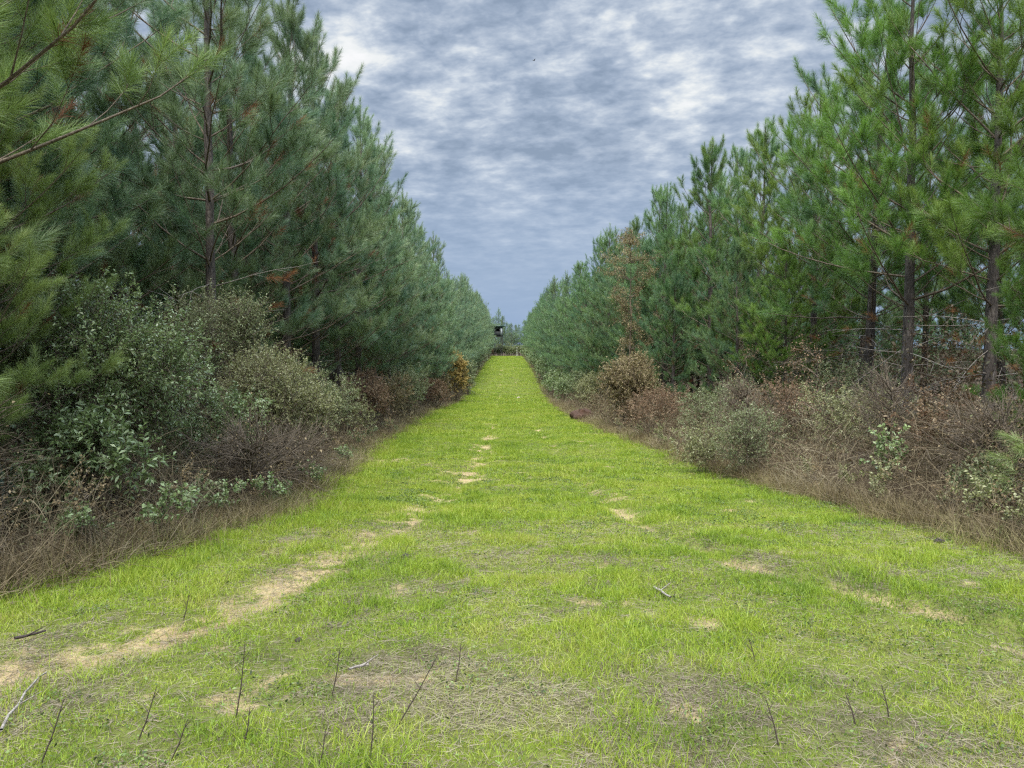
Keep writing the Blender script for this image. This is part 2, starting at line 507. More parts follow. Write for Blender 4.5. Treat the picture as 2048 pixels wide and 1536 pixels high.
# ------------------------------------------------------------------ pines
def pine_mesh(seed, H, needles, nw, wood_k=4, low=2.4, spread=1.0, dens=1.0, nseg=1, girth=0.145):
    """trunk, limbs, live needles and dead needles of one young pine, base at the origin"""
    r = np.random.default_rng(seed)
    # trunk
    nt = 15
    ht = np.linspace(-0.2, H, nt)
    sway = np.cumsum(r.normal(0, 0.035, (nt, 2)), 0) * (ht / H)[:, None]
    sway -= sway[0]
    T = np.concatenate([sway, ht[:, None]], 1)

    def tp(h): return np.array([np.interp(h, ht, T[:, 0]), np.interp(h, ht, T[:, 1]), h])

    def tr(h): return girth * max(0.06, (1 - h / H)) ** 0.85 + 0.008
    kt = 10
    ang = np.arange(kt) * 2 * np.pi / kt
    rad = np.array([tr(max(h, 0)) * (1.35 if h < 0.1 else 1.0) for h in ht])
    ring = np.stack([np.cos(ang), np.sin(ang), ang * 0], 1)
    TV = (T[:, None, :] + ring[None] * (rad[:, None, None] * (1 + 0.08 * r.normal(size=(nt, kt, 1))))).reshape(-1, 3)
    i = np.arange(nt - 1)[:, None] * kt + np.arange(kt)[None]
    j = np.arange(nt - 1)[:, None] * kt + (np.arange(kt)[None] + 1) % kt
    TF = np.stack([i, j, j + kt, i + kt], -1).reshape(-1, 4)

    W0, W1, WR0, WR1 = [], [], [], []      # live wood
    D0, D1, DR0, DR1 = [], [], [], []      # dead wood
    SH = []                                # shoots: (p, dir, len)
    DS = []                                # dead shoots

    def limb(p, d, L, r0, up, store, n=5):
        pts = [p]; dd = d.copy()
        for k in range(n):
            dd = dd + np.array([0, 0, up / n]) + r.normal(0, 0.07, 3)
            dd /= np.linalg.norm(dd)
            pts.append(pts[-1] + dd * L / n)
        for k in range(n):
            store[0].append(pts[k]); store[1].append(pts[k + 1])
            store[2].append(r0 * (1 - 0.8 * k / n)); store[3].append(r0 * (1 - 0.8 * (k + 1) / n))
        return np.array(pts)
    live = (W0, W1, WR0, WR1); dead = (D0, D1, DR0, DR1)
    h = 0.9; az = r.random() * 6.28
    while h < H - 0.75:
        t = h / H
        isdead = h < low * (0.75 + 0.5 * r.random())
        Lm = np.interp(t, [0.05, 0.2, 0.4, 0.6, 0.8, 0.95, 1], [1.3, 2.9, 3.0, 2.5, 1.6, 0.75, 0.4]) * spread
        nb = int(r.integers(3, 6)) if t < 0.93 else 3
        for b in range(nb):
            az += 2 * math.pi / nb + r.normal(0, 0.35)
            L = Lm * (0.45 + 0.75 * r.random())
            el = np.interp(t, [0, 0.3, 0.6, 0.9, 1], [5, 18, 34, 52, 62]) + r.normal(0, 9)
            if isdead: el = r.normal(0, 14); L *= 0.75
            el = math.radians(el)
            d = np.array([math.cos(az) * math.cos(el), math.sin(az) * math.cos(el), math.sin(el)])
            hh = h + r.normal(0, 0.08)
            if isdead:
                pts = limb(tp(hh), d, L, 0.013, -0.1, dead, 5)
                for q in range(int(r.integers(2, 6))):
                    s = 0.3 + 0.7 * r.random(); k = min(4, int(s * 5))
                    dd = unit(d + r.normal(0, 0.6, 3))
                    pp = limb(pts[k], dd, 0.2 + 0.5 * r.random(), 0.006, -0.15, dead, 2)
                    if r.random() < 0.25: DS.append((pp[-1], dd, 0.25))
                continue
            pts = limb(tp(hh), d, L, 0.005 + 0.0058 * L, 0.5 + 1.3 * max(0, t - 0.4), live, 6)
            # side shoots
            side = np.cross(d, [0, 0, 1.0]); side /= np.linalg.norm(side)
            s = 0.28 if L > 1.2 else 0.15
            sg = 1
            while s < 0.97:
                k = s * 6; ki = min(5, int(k)); pp = pts[ki] + (pts[ki + 1] - pts[ki]) * (k - ki)
                ax = unit(pts[ki + 1] - pts[ki])
                sd_ = unit(ax * 0.75 + side * sg * (0.55 + 0.35 * r.random()) + np.array([0, 0, 0.12 + 0.3 * r.random() + 0.75 * max(0, t - 0.45)]) + r.normal(0, 0.12, 3))
                l2 = max(0.18, (1 - s) * L * 0.5 + 0.15 + 0.12 * r.random())
                l2 = min(l2, 1.2)
                q2 = limb(pp, sd_, l2, 0.004 + 0.004 * l2, 0.45, live, 3)
                end = unit(q2[-1] - q2[-2])
                nl = min(0.42, l2)
                inner = s < 0.5 and t < 0.55
                (DS if inner and r.random() < 0.5 else SH).append((q2[-1] - end * nl * 0.8, end, nl))
                if l2 > 0.45:
                    for e in range(int(r.integers(1, 4)) if l2 < 0.8 else int(r.integers(3, 6))):
                        u = 0.35 + 0.6 * r.random(); kk = min(2, int(u * 3))
                        b0 = q2[kk] + (q2[kk + 1] - q2[kk]) * (u * 3 - kk)
                        d3 = unit(unit(q2[kk + 1] - q2[kk]) * 0.8 + perp(end[None], r)[0] * 0.65 + np.array([0, 0, 0.3]))
                        l3 = 0.22 + 0.25 * r.random()
                        W0.append(b0); W1.append(b0 + d3 * l3); WR0.append(0.004); WR1.append(0.002)
                        SH.append((b0 + d3 * l3 * 0.15, d3, l3))
                sg = -sg
                s += (0.24 + 0.12 * r.random()) / L / dens * (1 + 2.2 * max(0, t - 0.45))
            end = unit(pts[-1] - pts[-2])
            SH.append((pts[-1] - end * 0.35, end, 0.55))
            if r.random() < 0.7:
                e2 = unit(end + r.normal(0, 0.2, 3) + np.array([0, 0, 0.45]))
                W0.append(pts[-1]); W1.append(pts[-1] + e2 * 0.3); WR0.append(0.005); WR1.append(0.003)
                SH.append((pts[-1], e2, 0.42))
        h += np.interp(t, [0, 0.3, 0.8, 1], [0.42, 0.42, 0.5, 0.36]) * (0.8 + 0.4 * r.random()) / (0.6 + 0.4 * dens)
    top = tp(H)
    for k in range(3):
        SH.append((top + [0, 0, -0.75 + 0.33 * k], np.array([0, 0, 1.0]), 0.4))
    for k in range(int(r.integers(2, 5))):
        a1 = r.random() * 6.28
        d1 = unit(np.array([0.35 * math.cos(a1), 0.35 * math.sin(a1), 1.0])); l1 = 0.35 + 0.45 * r.random()
        b1 = top - [0, 0, 0.75]
        W0.append(b1); W1.append(b1 + d1 * l1); WR0.append(0.007); WR1.append(0.003)
        SH.append((b1 + d1 * l1 * 0.3, d1, l1 * 0.8))

    def needle(sh, per, wid, k_):
        P = np.array([a[0] for a in sh]); D = np.array([a[1] for a in sh]); L = np.array([a[2] for a in sh])
        n = len(P)
        cnt = per
        u = r.random((n, cnt)) ** 0.8
        p = P[:, None] + D[:, None] * (u * L[:, None])[..., None]
        Dn = np.repeat(D, cnt, 0)
        rad_ = perp(Dn, r)
        th = np.radians(np.interp(u.ravel(), [0, 0.7, 1], [56, 42, 15]) + r.normal(0, 10, n * cnt))
        d = Dn * np.cos(th)[:, None] + rad_ * np.sin(th)[:, None]
        ln = (0.17 + 0.06 * r.random(n * cnt)) * k_
        bend = np.tile([0, 0, -0.10], (n * cnt, 1)) + Dn * 0.12
        wd = np.full(n * cnt, wid)
        V, Q, Tt, ids = ribbons(p.reshape(-1, 3), unit(d), bend, ln, wd, r, nseg)
        shoot_r = np.repeat(r.random(n), cnt)
        rr = np.clip(0.42 * r.random(n * cnt) + 0.42 * shoot_r + 0.2 * u.ravel(), 0, 1)[ids]
        return V, Q, Tt, rr
    lv = needle(SH, needles, nw, 1.0)
    dv = needle(DS, max(6, needles // 2), nw, 0.85) if DS else None
    a_ = lambda z: np.array(z)
    lw = tubes(a_(W0), a_(W1), a_(WR0), a_(WR1), wood_k)
    dw = tubes(a_(D0), a_(D1), a_(DR0), a_(DR1), 3) if D0 else (np.zeros((0, 3)), np.zeros((0, 4), int))
    return dict(trunk=(TV, TF), live=lv, dead=dv, limbs=lw, deadlimbs=dw, n=len(SH))


def make_pine(seed, H, needles, nw, name='pine_tree', full=True, **kw):
    d = pine_mesh(seed, H, needles, nw, **kw)
    t = thing(name, 'pine', 'pine tree')
    tv, tf = d['trunk']
    if full:
        obj('trunk', mesh_np('pine_trunk', tv, [tf], smooth=True), BARK, t)
        lv, lf = d['limbs']; obj('limbs', mesh_np('pine_limbs', lv, [lf]), TWIG, t)
        if len(d['deadlimbs'][0]):
            obj('dead_branches', mesh_np('pine_dead_branches', d['deadlimbs'][0], [d['deadlimbs'][1]]), DEADWOOD, t)
        if d['dead']:
            V, Q, Tt, rr = d['dead']
            o = obj('dead_needles', mesh_np('pine_dead_needles', V, [Q, Tt], {'rnd': rr}), NEEDLE_D, t)
            o['label'] = 'rusty brown dead needles'
    else:
        lv, lf = d['limbs']
        obj('trunk', mesh_np('pine_trunk', np.concatenate([tv, lv]), [tf, lf + len(tv)]), BARK, t)
    V, Q, Tt, rr = d['live']
    obj('crown', mesh_np('pine_crown', V, [Q, Tt], {'rnd': rr}), NEEDLE_R, t)
    return t


def recolour(t, mat):
    for c in t.children:
        if c.name.startswith('crown'):
            c.material_slots[0].link = 'OBJECT'
            c.material_slots[0].material = mat


HERO = [make_pine(100 + i, 12.5, 185, 0.0046, nseg=2, low=1.9, spread=1.15, dens=0.58) for i in range(3)]
LOWB = [make_pine(170 + i, 12.0, 240, 0.0034, nseg=3, low=0.9, dens=0.62, spread=1.25) for i in range(2)]
BARE = [make_pine(190, 13.0, 190, 0.0042, nseg=2, low=3.6, dens=0.6, spread=1.15, girth=0.105)]
THIN = [make_pine(140 + i, 12.2, 165, 0.0048, nseg=2, low=2.9, dens=0.55, spread=1.3) for i in range(3)]
MID = [make_pine(200 + i, 12.5, 85, 0.0085, dens=0.85, wood_k=3, low=1.6) for i in range(4)]
FAR = [make_pine(300 + i, 12.5, 22, 0.018, full=False, wood_k=3, low=1.0, girth=0.12) for i in range(4)]
_used = set()
GRP = 'young pines lining the grass ride'


def plant(protos, x, y, h, label, mat, group=GRP, rot=None, girth=1.0):
    k = rng.integers(len(protos)); src = protos[k]
    s = h / 12.4
    loc = (x, y, G(x, y) - 0.05)
    rz = rng.random() * 6.28 if rot is None else rot
    sc = (s * girth, s * girth, s)
    if src.name in _used or True:
        o = dup(src, loc, rz, sc, label, group, rx=rng.normal(0, 0.015), ry=rng.normal(0, 0.015))
    recolour(o, mat)
    return o


# named pines that the photograph singles out: (x, y, height, proto list, label, material)
near = [
    (-5.9, 6.1, 12.0, LOWB, 'nearest left pine reaching pale green needle sprays into the left edge', NEEDLE_N),
    (-5.9, 7.9, 6.5, LOWB, 'low bushy pine at the left edge with long bright needle sprays above the shrubs', NEEDLE_N),
    (8.5, 11.4, 5.2, LOWB, 'young pine whose lowest boughs hang in at the right edge above the sapling', NEEDLE_RY),
    (-7.3, 8.4, 13.0, HERO, 'left pine behind the tall green shrub, its top cut by the frame', NEEDLE_L),
    (-8.7, 12.2, 13.8, HERO, 'left pine filling the upper left with drooping blue green boughs', NEEDLE_L),
    (-6.25, 15.7, 13.6, BARE, 'left pine with a bare grey trunk showing through its open crown', NEEDLE_L),
    (-7.6, 20.8, 13.4, HERO,
     'left pine standing right behind the bare trunk', NEEDLE_L),
    (-7.1, 23.6, 13.4, HERO, 'left pine just beyond the bare trunk, spiky top against cloud', NEEDLE_L),
    (-6.9, 26.6, 14.0, HERO, 'tall left pine whose pointed top stands clear at upper left', NEEDLE_L),
    (-6.9, 30.0, 13.4, HERO, 'left pine one step lower than the tall pointed one', NEEDLE_L),
    (-6.9, 34.0, 14.2, MID, 'left pine with side shoots standing up where the skyline steps down', NEEDLE_L),
    (8.9, 9.3, 11.0, LOWB, 'nearest right pine with boughs hanging in from the right edge', NEEDLE_RY),
    (11.3, 17.3, 13.0, THIN, 'right pine with thick dark flaky trunk, rightmost of the visible trunks', NEEDLE_RY),
    (10.1, 18.6, 13.4, THIN, 'right pine with flaky trunk just left of the thickest one', NEEDLE_RY),
    (11.3, 23.2, 13.6, THIN, 'tall right pine whose straight trunk shows against sky in mid crown', NEEDLE_R),
    (11.4, 27.5, 12.6, THIN, 'right pine with a dark trunk above the brown thicket', NEEDLE_RY),
    (10.6, 31.5, 12.4, HERO, 'right pine with rusty dead needles low beside its trunk', NEEDLE_R),
    (9.6, 35.0, 12.8, HERO, 'right pine with twin upright leaders above the gap', NEEDLE_R),
    (8.6, 27.5, 7.2, LOWB, 'shorter dense right pine with boughs sweeping down to the russet shrub', NEEDLE_M),
    (9.6, 25.5, 6.8, LOWB, 'young bushy pine low among the right trunks, its boughs over the brown thicket', NEEDLE_RY),
    (7.6, 34.0, 8.0, LOWB, 'bushy pine right behind the slender russet tree', NEEDLE_M),
]
for x, y, h, pr, lab, mt in near:
    plant(pr, x, y, h, lab, mt)
# the rest of the rows
PINE_COUNT = len(near)


def row(xf, y0, y1, step, H, side, label, jx=0.35, lim=None):
    global PINE_COUNT
    y = y0
    while y < y1:
        x = xf(y) + rng.normal(0, jx)
        h = H * (0.84 + 0.26 * rng.random())
        pr = (HERO if y < 24 else MID) if y < 75 else FAR
        if side == 'R' and y < 50: pr = THIN if y < 30 else MID
        lab = label(y)
        plant(pr, x, y, h, lab, NEEDLE_L if side == 'L' else (NEEDLE_M if y > 30 else NEEDLE_R), girth=1.0 if y < 120 else 1.1)
        PINE_COUNT += 1
        y += step(y) * (0.85 + 0.3 * rng.random())


def lab(side, r_):
    def f(y):
        if r_ == 0:
            if y < 75: return f'dense pine in the front row on the {side}, on the slope down to the dip'
            if y < 125: return f'distant pine in the front row on the {side}, in the bottom of the dip'
            return f'far pine in the front row on the {side}, climbing to the crest'
        nm = {1: 'second', 2: 'third', 3: 'fourth'}[r_]
        far = 'nearer end' if y < 30 else ('middle' if y < 65 else 'far end')
        return f'pine in the {nm} row back from the ride on the {side}, towards its {far}'
    return f


st = lambda a, b: (lambda y: a + (b - a) * min(1, y / 200))
row(lambda y: -6.9 if y < 90 else -6.3, 37, 226, st(3.0, 4.2), 13.2, 'L', lab('left', 0))
row(lambda y: np.interp(y, [38, 60, 100], [8.6, 7.2, 6.5]), 39, 226, st(3.0, 4.2), 12.3, 'R', lab('right', 0))
row(lambda y: -10.2, 7, 130, st(3.4, 5.0), 13.6, 'L', lab('left', 1))
row(lambda y: 11.6, 37, 72, st(3.6, 4.5), 12.4, 'R', lab('right', 1))
row(lambda y: 14.5 if y < 40 else 11.0, 13, 120, st(4.2, 5.0), 11.6, 'R', lab('right', 1))
row(lambda y: -13.4, 10, 70, st(3.6, 6.0), 13.6, 'L', lab('left', 2))
row(lambda y: 18.2, 18, 70, st(5.0, 6.0), 10.6, 'R', lab('right', 2))
row(lambda y: -17.5, 16, 60, st(4.2, 6.0), 13.4, 'L', lab('left', 3))
row(lambda y: 22.5, 26, 66, st(5.2, 6.0), 10.0, 'R', lab('right', 3))
# the wood closing the end of the ride behind the crest
for x, y, h in [(-6.4, 232, 13.5), (-4.6, 238, 12.6), (-3.1, 246, 15.6), (-1.7, 240, 13.2), (-0.1, 246, 11.4), (1.3, 238, 10.8), (2.5, 250, 10.8),
                (3.9, 240, 10.3), (5.2, 236, 11.6), (6.8, 232, 13.0), (0.6, 262, 11.6), (3.3, 266, 11.2), (-2.4, 262, 13)]:
    plant(FAR, x, y, h, 'far pine closing the end of the ride behind the crest', NEEDLE_L, 'pines closing the end of the ride')
    PINE_COUNT += 1
print('pines', PINE_COUNT)
for t in HERO + THIN + MID + FAR + LOWB + BARE:            # the source trees stand in no place of their own
    for c in list(t.children): bpy.data.objects.remove(c)
    bpy.data.objects.remove(t)

# ------------------------------------------------------------------ shrubs
def shrub_mesh(seed, wx, wy, h, n_leaf, leaf, lw, stems=14, lobes=9, base=0.1, up=0.4, shell=0.55, rs=1.0):
    r = np.random.default_rng(seed)
    P0, P1, A, B = [], [], [], []
    tips = []
    # lobes give the outline its bumps
    lc = []
    for i in range(lobes):
        a = r.random() * 6.28; q = 0.15 + 0.55 * r.random() ** 0.7
        zz = h * (0.35 + 0.5 * r.random())
        sc = 1 - 0.45 * abs(zz / h - 0.45)
        lc.append(([math.cos(a) * q * wx * sc, math.sin(a) * q * wy * sc, zz], rs * (0.24 + 0.26 * r.random())))
    lc.append(([0, 0, h * 0.78], 0.34))
    C = np.array([c[0] for c in lc]); Rr = np.array([c[1] for c in lc])
    for i in range(stems):
        b = np.array([r.normal(0, 0.16 * wx), r.normal(0, 0.16 * wy), -0.05])
        tgt = C[r.integers(len(C))] + r.normal(0, 0.12, 3) * [wx, wy, h * 0.6]
        p = b; d = np.array([0, 0, 1.0])
        n = 6
        for k in range(n):
            q = b + (tgt - b) * ((k + 1) / n) ** np.array([1.3, 1.3, 0.9]) + r.normal(0, 0.03, 3)
            rad0 = 0.012 * (1 - 0.8 * k / n) * min(1.4, h / 2)
            P0.append(p); P1.append(q); A.append(rad0); B.append(rad0 * 0.85)
            if k > 1:
                for s_ in range(3):
                    e = q + unit(r.normal(0, 1, 3) + [0, 0, up]) * (0.15 + 0.25 * r.random()) * (h / 2)
                    P0.append(q); P1.append(e); A.append(rad0 * 0.5); B.append(0.002)
                    tips.append(e)
            p = q
    # leafy sprays scattered in the lobes' shells
    ns = max(8, n_leaf // 22)
    li = r.integers(len(C), size=ns)
    dirs = unit(r.normal(size=(ns, 3)) + [0, 0, 0.35])
    rr = Rr[li] * (shell + (1 - shell) * r.random(ns) ** 0.5)
    sp = C[li] + dirs * rr[:, None] * np.array([wx, wy, h * 0.62])
    sp[:, 2] = np.maximum(sp[:, 2], base + 0.25 * r.random(ns))
    sd = unit(dirs * 0.7 + r.normal(0, 0.4, (ns, 3)) + [0, 0, up])
    sl = (0.16 + 0.2 * r.random(ns)) * (0.5 + 0.25 * h)
    P0 += list(sp - sd * sl[:, None] * 0.5); P1 += list(sp + sd * sl[:, None]); A += [0.004] * ns; B += [0.0015] * ns
    per = 22
    u = r.random((ns, per)) * 1.3 - 0.3
    p = sp[:, None] + sd[:, None] * (u * sl[:, None])[..., None]
    D = np.repeat(sd, per, 0)
    d = unit(D * 0.6 + perp(D, r) * 0.8 + r.normal(0, 0.15, D.shape))
    L = leaf * (0.6 + 0.7 * r.random(len(D)))
    V, Q = leaves(p.reshape(-1, 3), d, L, L * lw, r)
    spr = np.repeat(r.random(ns), per)
    rnd = np.clip(0.55 * r.random(len(D)) + 0.45 * spr, 0, 1)
    return tubes(np.array(P0), np.array(P1), np.array(A), np.array(B), 3), (V, Q, rnd)


def make_shrub(seed, x, y, label, cat='shrub', name='shrub', mat=None, wx=1, wy=1, h=2, n=9000, leaf=0.045, lw=0.38, group=None, rz=0,
               bark=None, **kw):
    (wv, wf), (V, Q, rnd) = shrub_mesh(seed, wx, wy, h, n, leaf, lw, **kw)
    t = thing(name, label, cat, (x, y, G(x, y)), rz, group)
    obj('stems', mesh_np('shrub_stems', wv, [wf]), bark or TWIG, t)
    obj('foliage', mesh_np('shrub_foliage', V, [Q], {'rnd': rnd}), mat, t)
    return t


L_GREEN = leaf_mat('leaves_green', [(0.09, 0.14, 0.045), (0.18, 0.25, 0.09), (0.30, 0.39, 0.17), (0.56, 0.62, 0.42)], 0.25, 0.35, 0.6, patch=(1.3, (0.13, 0.19, 0.075)))
L_GREY = leaf_mat('leaves_grey_green', [(0.10, 0.13, 0.055), (0.17, 0.21, 0.095), (0.26, 0.30, 0.15), (0.42, 0.44, 0.28)], 0.25, 0.5, 0.4)
L_OLIVE = leaf_mat('leaves_olive', [(0.12, 0.13, 0.045), (0.21, 0.23, 0.09), (0.31, 0.32, 0.16), (0.48, 0.48, 0.32)], 0.25, 0.5, 0.4)
L_YEL = leaf_mat('leaves_yellow', [(0.20, 0.14, 0.05), (0.36, 0.27, 0.08), (0.46, 0.35, 0.13), (0.55, 0.45, 0.22)], 0.35, 0.6, 0.3)
L_RUST = leaf_mat('leaves_russet', [(0.10, 0.065, 0.045), (0.19, 0.135, 0.085), (0.22, 0.20, 0.09), (0.34, 0.26, 0.15), (0.38, 0.33, 0.2)], 0.25, 0.6, 0.3)
L_BROWN = leaf_mat('leaves_brown', [(0.09, 0.05, 0.03), (0.17, 0.10, 0.06), (0.27, 0.19, 0.12), (0.40, 0.33, 0.22)], 0.2, 0.7, 0.2)
L_TAN = leaf_mat('dry_tan', [(0.22, 0.15, 0.08), (0.34, 0.26, 0.15), (0.46, 0.38, 0.25)], 0.3, 0.7, 0.2)

make_shrub(1, -5.75, 9.7, 'tall leafy deep green shrub filling the left, below the pine boughs', mat=L_GREEN, wx=2.3, wy=1.5, h=2.9, n=75000, leaf=0.05, lobes=20, stems=26, shell=0.4, rs=0.85)
make_shrub(2, -4.75, 8.4, 'low glossy green bush with longer leaves in front of the tall green shrub', mat=L_GREEN, wx=0.95, wy=0.8, h=1.25, n=7000, leaf=0.075, lw=0.34, lobes=7)
make_shrub(3, -4.35, 13.6, 'olive green shrub with tiny speckled leaves beside the ride on the left', mat=L_OLIVE, wx=1.3, wy=1.2, h=2.35, n=36000, leaf=0.037, lw=0.45, lobes=15, shell=0.35, rs=0.8)
make_shrub(4, -5.6, 14.6, 'tall grey green shrub behind the olive one, before the bare trunk', mat=L_GREY, wx=1.5, wy=1.1, h=3.4, n=34000, leaf=0.042, lobes=16, shell=0.35, rs=0.8)
make_shrub(5, -4.7, 17.5, 'rounded pale green shrub just past the olive one on the left edge', mat=L_GREY, wx=1.3, wy=1.2, h=2.2, n=17000, leaf=0.05, lobes=8)
make_shrub(6, -4.6, 11.2, 'dark low bush under the tall green shrub, at its right foot', mat=L_GREEN, wx=0.9, wy=0.8, h=1.5, n=7000, leaf=0.05, lobes=6)
make_shrub(7, -6.6, 7.2, 'shrub with large pale leaves at the left edge above the spiky plant', mat=L_OLIVE, wx=1.0, wy=0.8, h=2.3, n=3800, leaf=0.10, lw=0.5, lobes=7, shell=0.4)
make_shrub(8, -5.3, 27, 'brown leaved shrub under the left pines beyond the pale green one', mat=L_BROWN, wx=1.5, wy=1.5, h=2.3, n=14000, leaf=0.06)
make_shrub(9, -5.3, 38, 'dark green shrub low at the left edge of the ride before the yellow one', mat=L_GREY, wx=1.5, wy=1.8, h=2.4, n=12000, leaf=0.07)
make_shrub(10, -5.0, 50, 'brown and green mixed shrub on the left slope into the dip', mat=L_BROWN, wx=1.4, wy=2.2, h=2.0, n=9000, leaf=0.08)
make_shrub(11, -4.3, 64, 'tall narrow shrub of bright yellow orange leaves at the left edge', mat=L_YEL, wx=1.0, wy=1.3, h=4.4, n=7000, leaf=0.11, lw=0.7, lobes=7, shell=0.25)
make_shrub(12, -4.3, 79, 'pale green shrub just behind the yellow one on the left', mat=L_GREY, wx=0.9, wy=1.3, h=3.9, n=6000, leaf=0.12, lw=0.6)
make_shrub(13, -5.6, 60, 'short russet shrub left of the foot of the yellow shrub', mat=L_RUST, wx=1.0, wy=1.2, h=2.6, n=5000, leaf=0.11, lw=0.6)
make_shrub(20, 5.25, 30, 'wide russet brown shrub beside the ride on the right', mat=L_RUST, wx=1.9, wy=1.8, h=3.0, n=26000, leaf=0.062, lw=0.6, lobes=12)
make_shrub(21, 4.9, 24, 'low tangled brown shrub in front of the russet one on the right', mat=L_BROWN, wx=1.6, wy=1.4, h=1.6, n=12000, leaf=0.05)
make_shrub(22, 4.75, 14.2, 'small soft grey green bush at the right edge of the grass', mat=L_GREY, wx=0.85, wy=0.7, h=1.35, n=10000, leaf=0.036, lobes=7)
make_shrub(23, 4.2, 15.6, 'lower olive bush just left of the soft grey green one', mat=L_OLIVE, wx=0.8, wy=0.6, h=0.95, n=6000, leaf=0.04, lobes=6)
make_shrub(24, 5.75, 11.1, 'small leafy sapling with bright pale leaves on the right verge', 'sapling', 'sapling', L_GREEN, 0.34, 0.34, 1.05, n=700, leaf=0.062, lw=0.6, stems=4, lobes=5)
make_shrub(25, 5.6, 48, 'dense olive shrub at the right edge by the earth bank', mat=L_OLIVE, wx=1.4, wy=1.6, h=2.3, n=10000, leaf=0.08)
make_shrub(26, 4.9, 62, 'dark evergreen shrub low on the right in the dip', mat=L_GREEN, wx=1.3, wy=2.0, h=2.5, n=9000, leaf=0.09)
make_shrub(27, 6.3, 36, 'brown shrub between the russet shrub and the russet tree', mat=L_BROWN, wx=1.6, wy=1.5, h=2.6, n=11000, leaf=0.065)
make_shrub(28, 5.4, 78, 'grey green shrub on the far side of the dip on the right', mat=L_GREY, wx=1.2, wy=2.0, h=2.8, n=6000, leaf=0.11)
make_shrub(29, 6.6, 18.5, 'half bare brown shrub under the right pines behind the soft bush', mat=L_BROWN, wx=1.3, wy=1.1, h=1.9, n=6000, leaf=0.05)
make_shrub(30, 7.6, 12.4, 'brown shrub with pale curled leaves below the rightmost trunks', mat=L_BROWN, wx=1.3, wy=0.9, h=1.5, n=5000, leaf=0.06, lw=0.5)
make_shrub(31, -2.6, 221, 'grey bush at the foot of the hunting blind', mat=L_GREY, wx=2.0, wy=1.5, h=3.6, n=3000, leaf=0.22)
make_shrub(32, 0.6, 222, 'dark bush beside the white post on the crest', mat=L_GREY, wx=1.6, wy=1.5, h=3.9, n=3000, leaf=0.22)
make_shrub(33, -4.9, 214, 'brown bush at the left end of the crest', mat=L_BROWN, wx=1.5, wy=1.5, h=2.4, n=2500, leaf=0.2)
make_shrub(34, -4.2, 7.05, 'tiny broad leaved weed clump in the brown verge on the left', 'weed', 'weed', L_GREEN, 0.24, 0.2, 0.34, n=420, leaf=0.05, lw=0.6, stems=5, lobes=4)
make_shrub(35, -3.75, 9.0, 'feeble leafy weed leaning out of the left verge', 'weed', 'weed', L_GREY, 0.3, 0.2, 0.45, n=350, leaf=0.05, lw=0.6, stems=5, lobes=4)
make_shrub(36, 6.3, 9.7, 'sprawling pale leaved bramble at the foot of the right thicket', 'bramble', 'bramble', L_GREY, 0.8, 0.5, 0.6, n=2200, leaf=0.06, lw=0.55, stems=10, lobes=6)

for k, (x, y, wx, h, n_, m_, lb) in enumerate([
    (6.1, 21.5, 1.3, 1.7, 9000, L_GREY, 'pale grey green shrub under the bushy young right pine'),
    (7.4, 15.6, 1.2, 1.5, 8000, L_OLIVE, 'olive brown shrub between the soft grey bush and the flaky trunks'),
    (8.3, 10.6, 1.2, 1.6, 8000, L_BROWN, 'tangled brown shrub at the right edge below the hanging boughs'),
    (9.6, 20.0, 1.7, 2.2, 9000, L_GREY, 'dull green shrub deep among the right trunks'),
    (12.4, 21.0, 2.2, 2.6, 10000, L_BROWN, 'tall brown thicket shrub behind the right trunks'),
    (14.6, 17.5, 2.0, 2.6, 9000, L_GREY, 'dull green thicket shrub behind the rightmost trunk'),
    (6.0, 55, 1.6, 2.6, 8000, L_GREY, 'grey green shrub under the right pines on the slope'),
    (-6.6, 21, 1.5, 2.6, 12000, L_BROWN, 'brown leaved shrub just past the bare left trunk'),
    (-5.1, 23, 1.1, 1.7, 9000, L_OLIVE, 'low olive shrub between the pale green and brown ones on the left'),
    (-5.2, 32, 1.3, 2.0, 9000, L_RUST, 'faded russet shrub under the left pine boughs')]):
    make_shrub(60 + k, x, y, lb, mat=m_, wx=wx, wy=wx * 0.9, h=h, n=n_, leaf=0.05 * max(1, y / 25), lobes=8)
hedge = make_shrub(80, -6, 219, 'grey brown bush in the hedge closing the view behind the crest', mat=L_GREY, wx=2.2, wy=1.6, h=3.0, n=3600, leaf=0.22, group='bushes behind the crest', base=-0.1)
for k in range(11):
    x = -5.2 + 1.35 * k; y = 215.5 + 2.5 * rng.random()
    dup(hedge, (x, y, G(x, y) - 0.15), rng.random() * 6.28, 0.75 + 0.35 * rng.random())

fb = make_shrub(81, 0, 0, 'dark evergreen bush at the foot of the far right pines', mat=L_GREEN, wx=1.3, wy=2.2, h=2.6, n=4200, leaf=0.14, group='bushes at the foot of the far right pines', base=0.0)
for k in range(17):
    y = 70 + 8.2 * k + 2 * rng.random(); x = ER(y) + 0.7 + 0.5 * rng.random()
    if k == 0: fb.location = (x, y, G(x, y))
    else: dup(fb, (x, y, G(x, y)), rng.random() * 6.28, 0.7 + 0.5 * rng.random())
fb = make_shrub(82, 0, 0, 'grey green bush at the foot of the far left pines', mat=L_GREY, wx=1.1, wy=2.0, h=2.3, n=3200, leaf=0.14, group='bushes at the foot of the far left pines', base=0.0)
for k in range(11):
    y = 88 + 11 * k + 3 * rng.random(); x = EL(y) - 0.9 - 0.5 * rng.random()
    if k == 0: fb.location = (x, y, G(x, y))
    else: dup(fb, (x, y, G(x, y)), rng.random() * 6.28, 0.7 + 0.4 * rng.random())

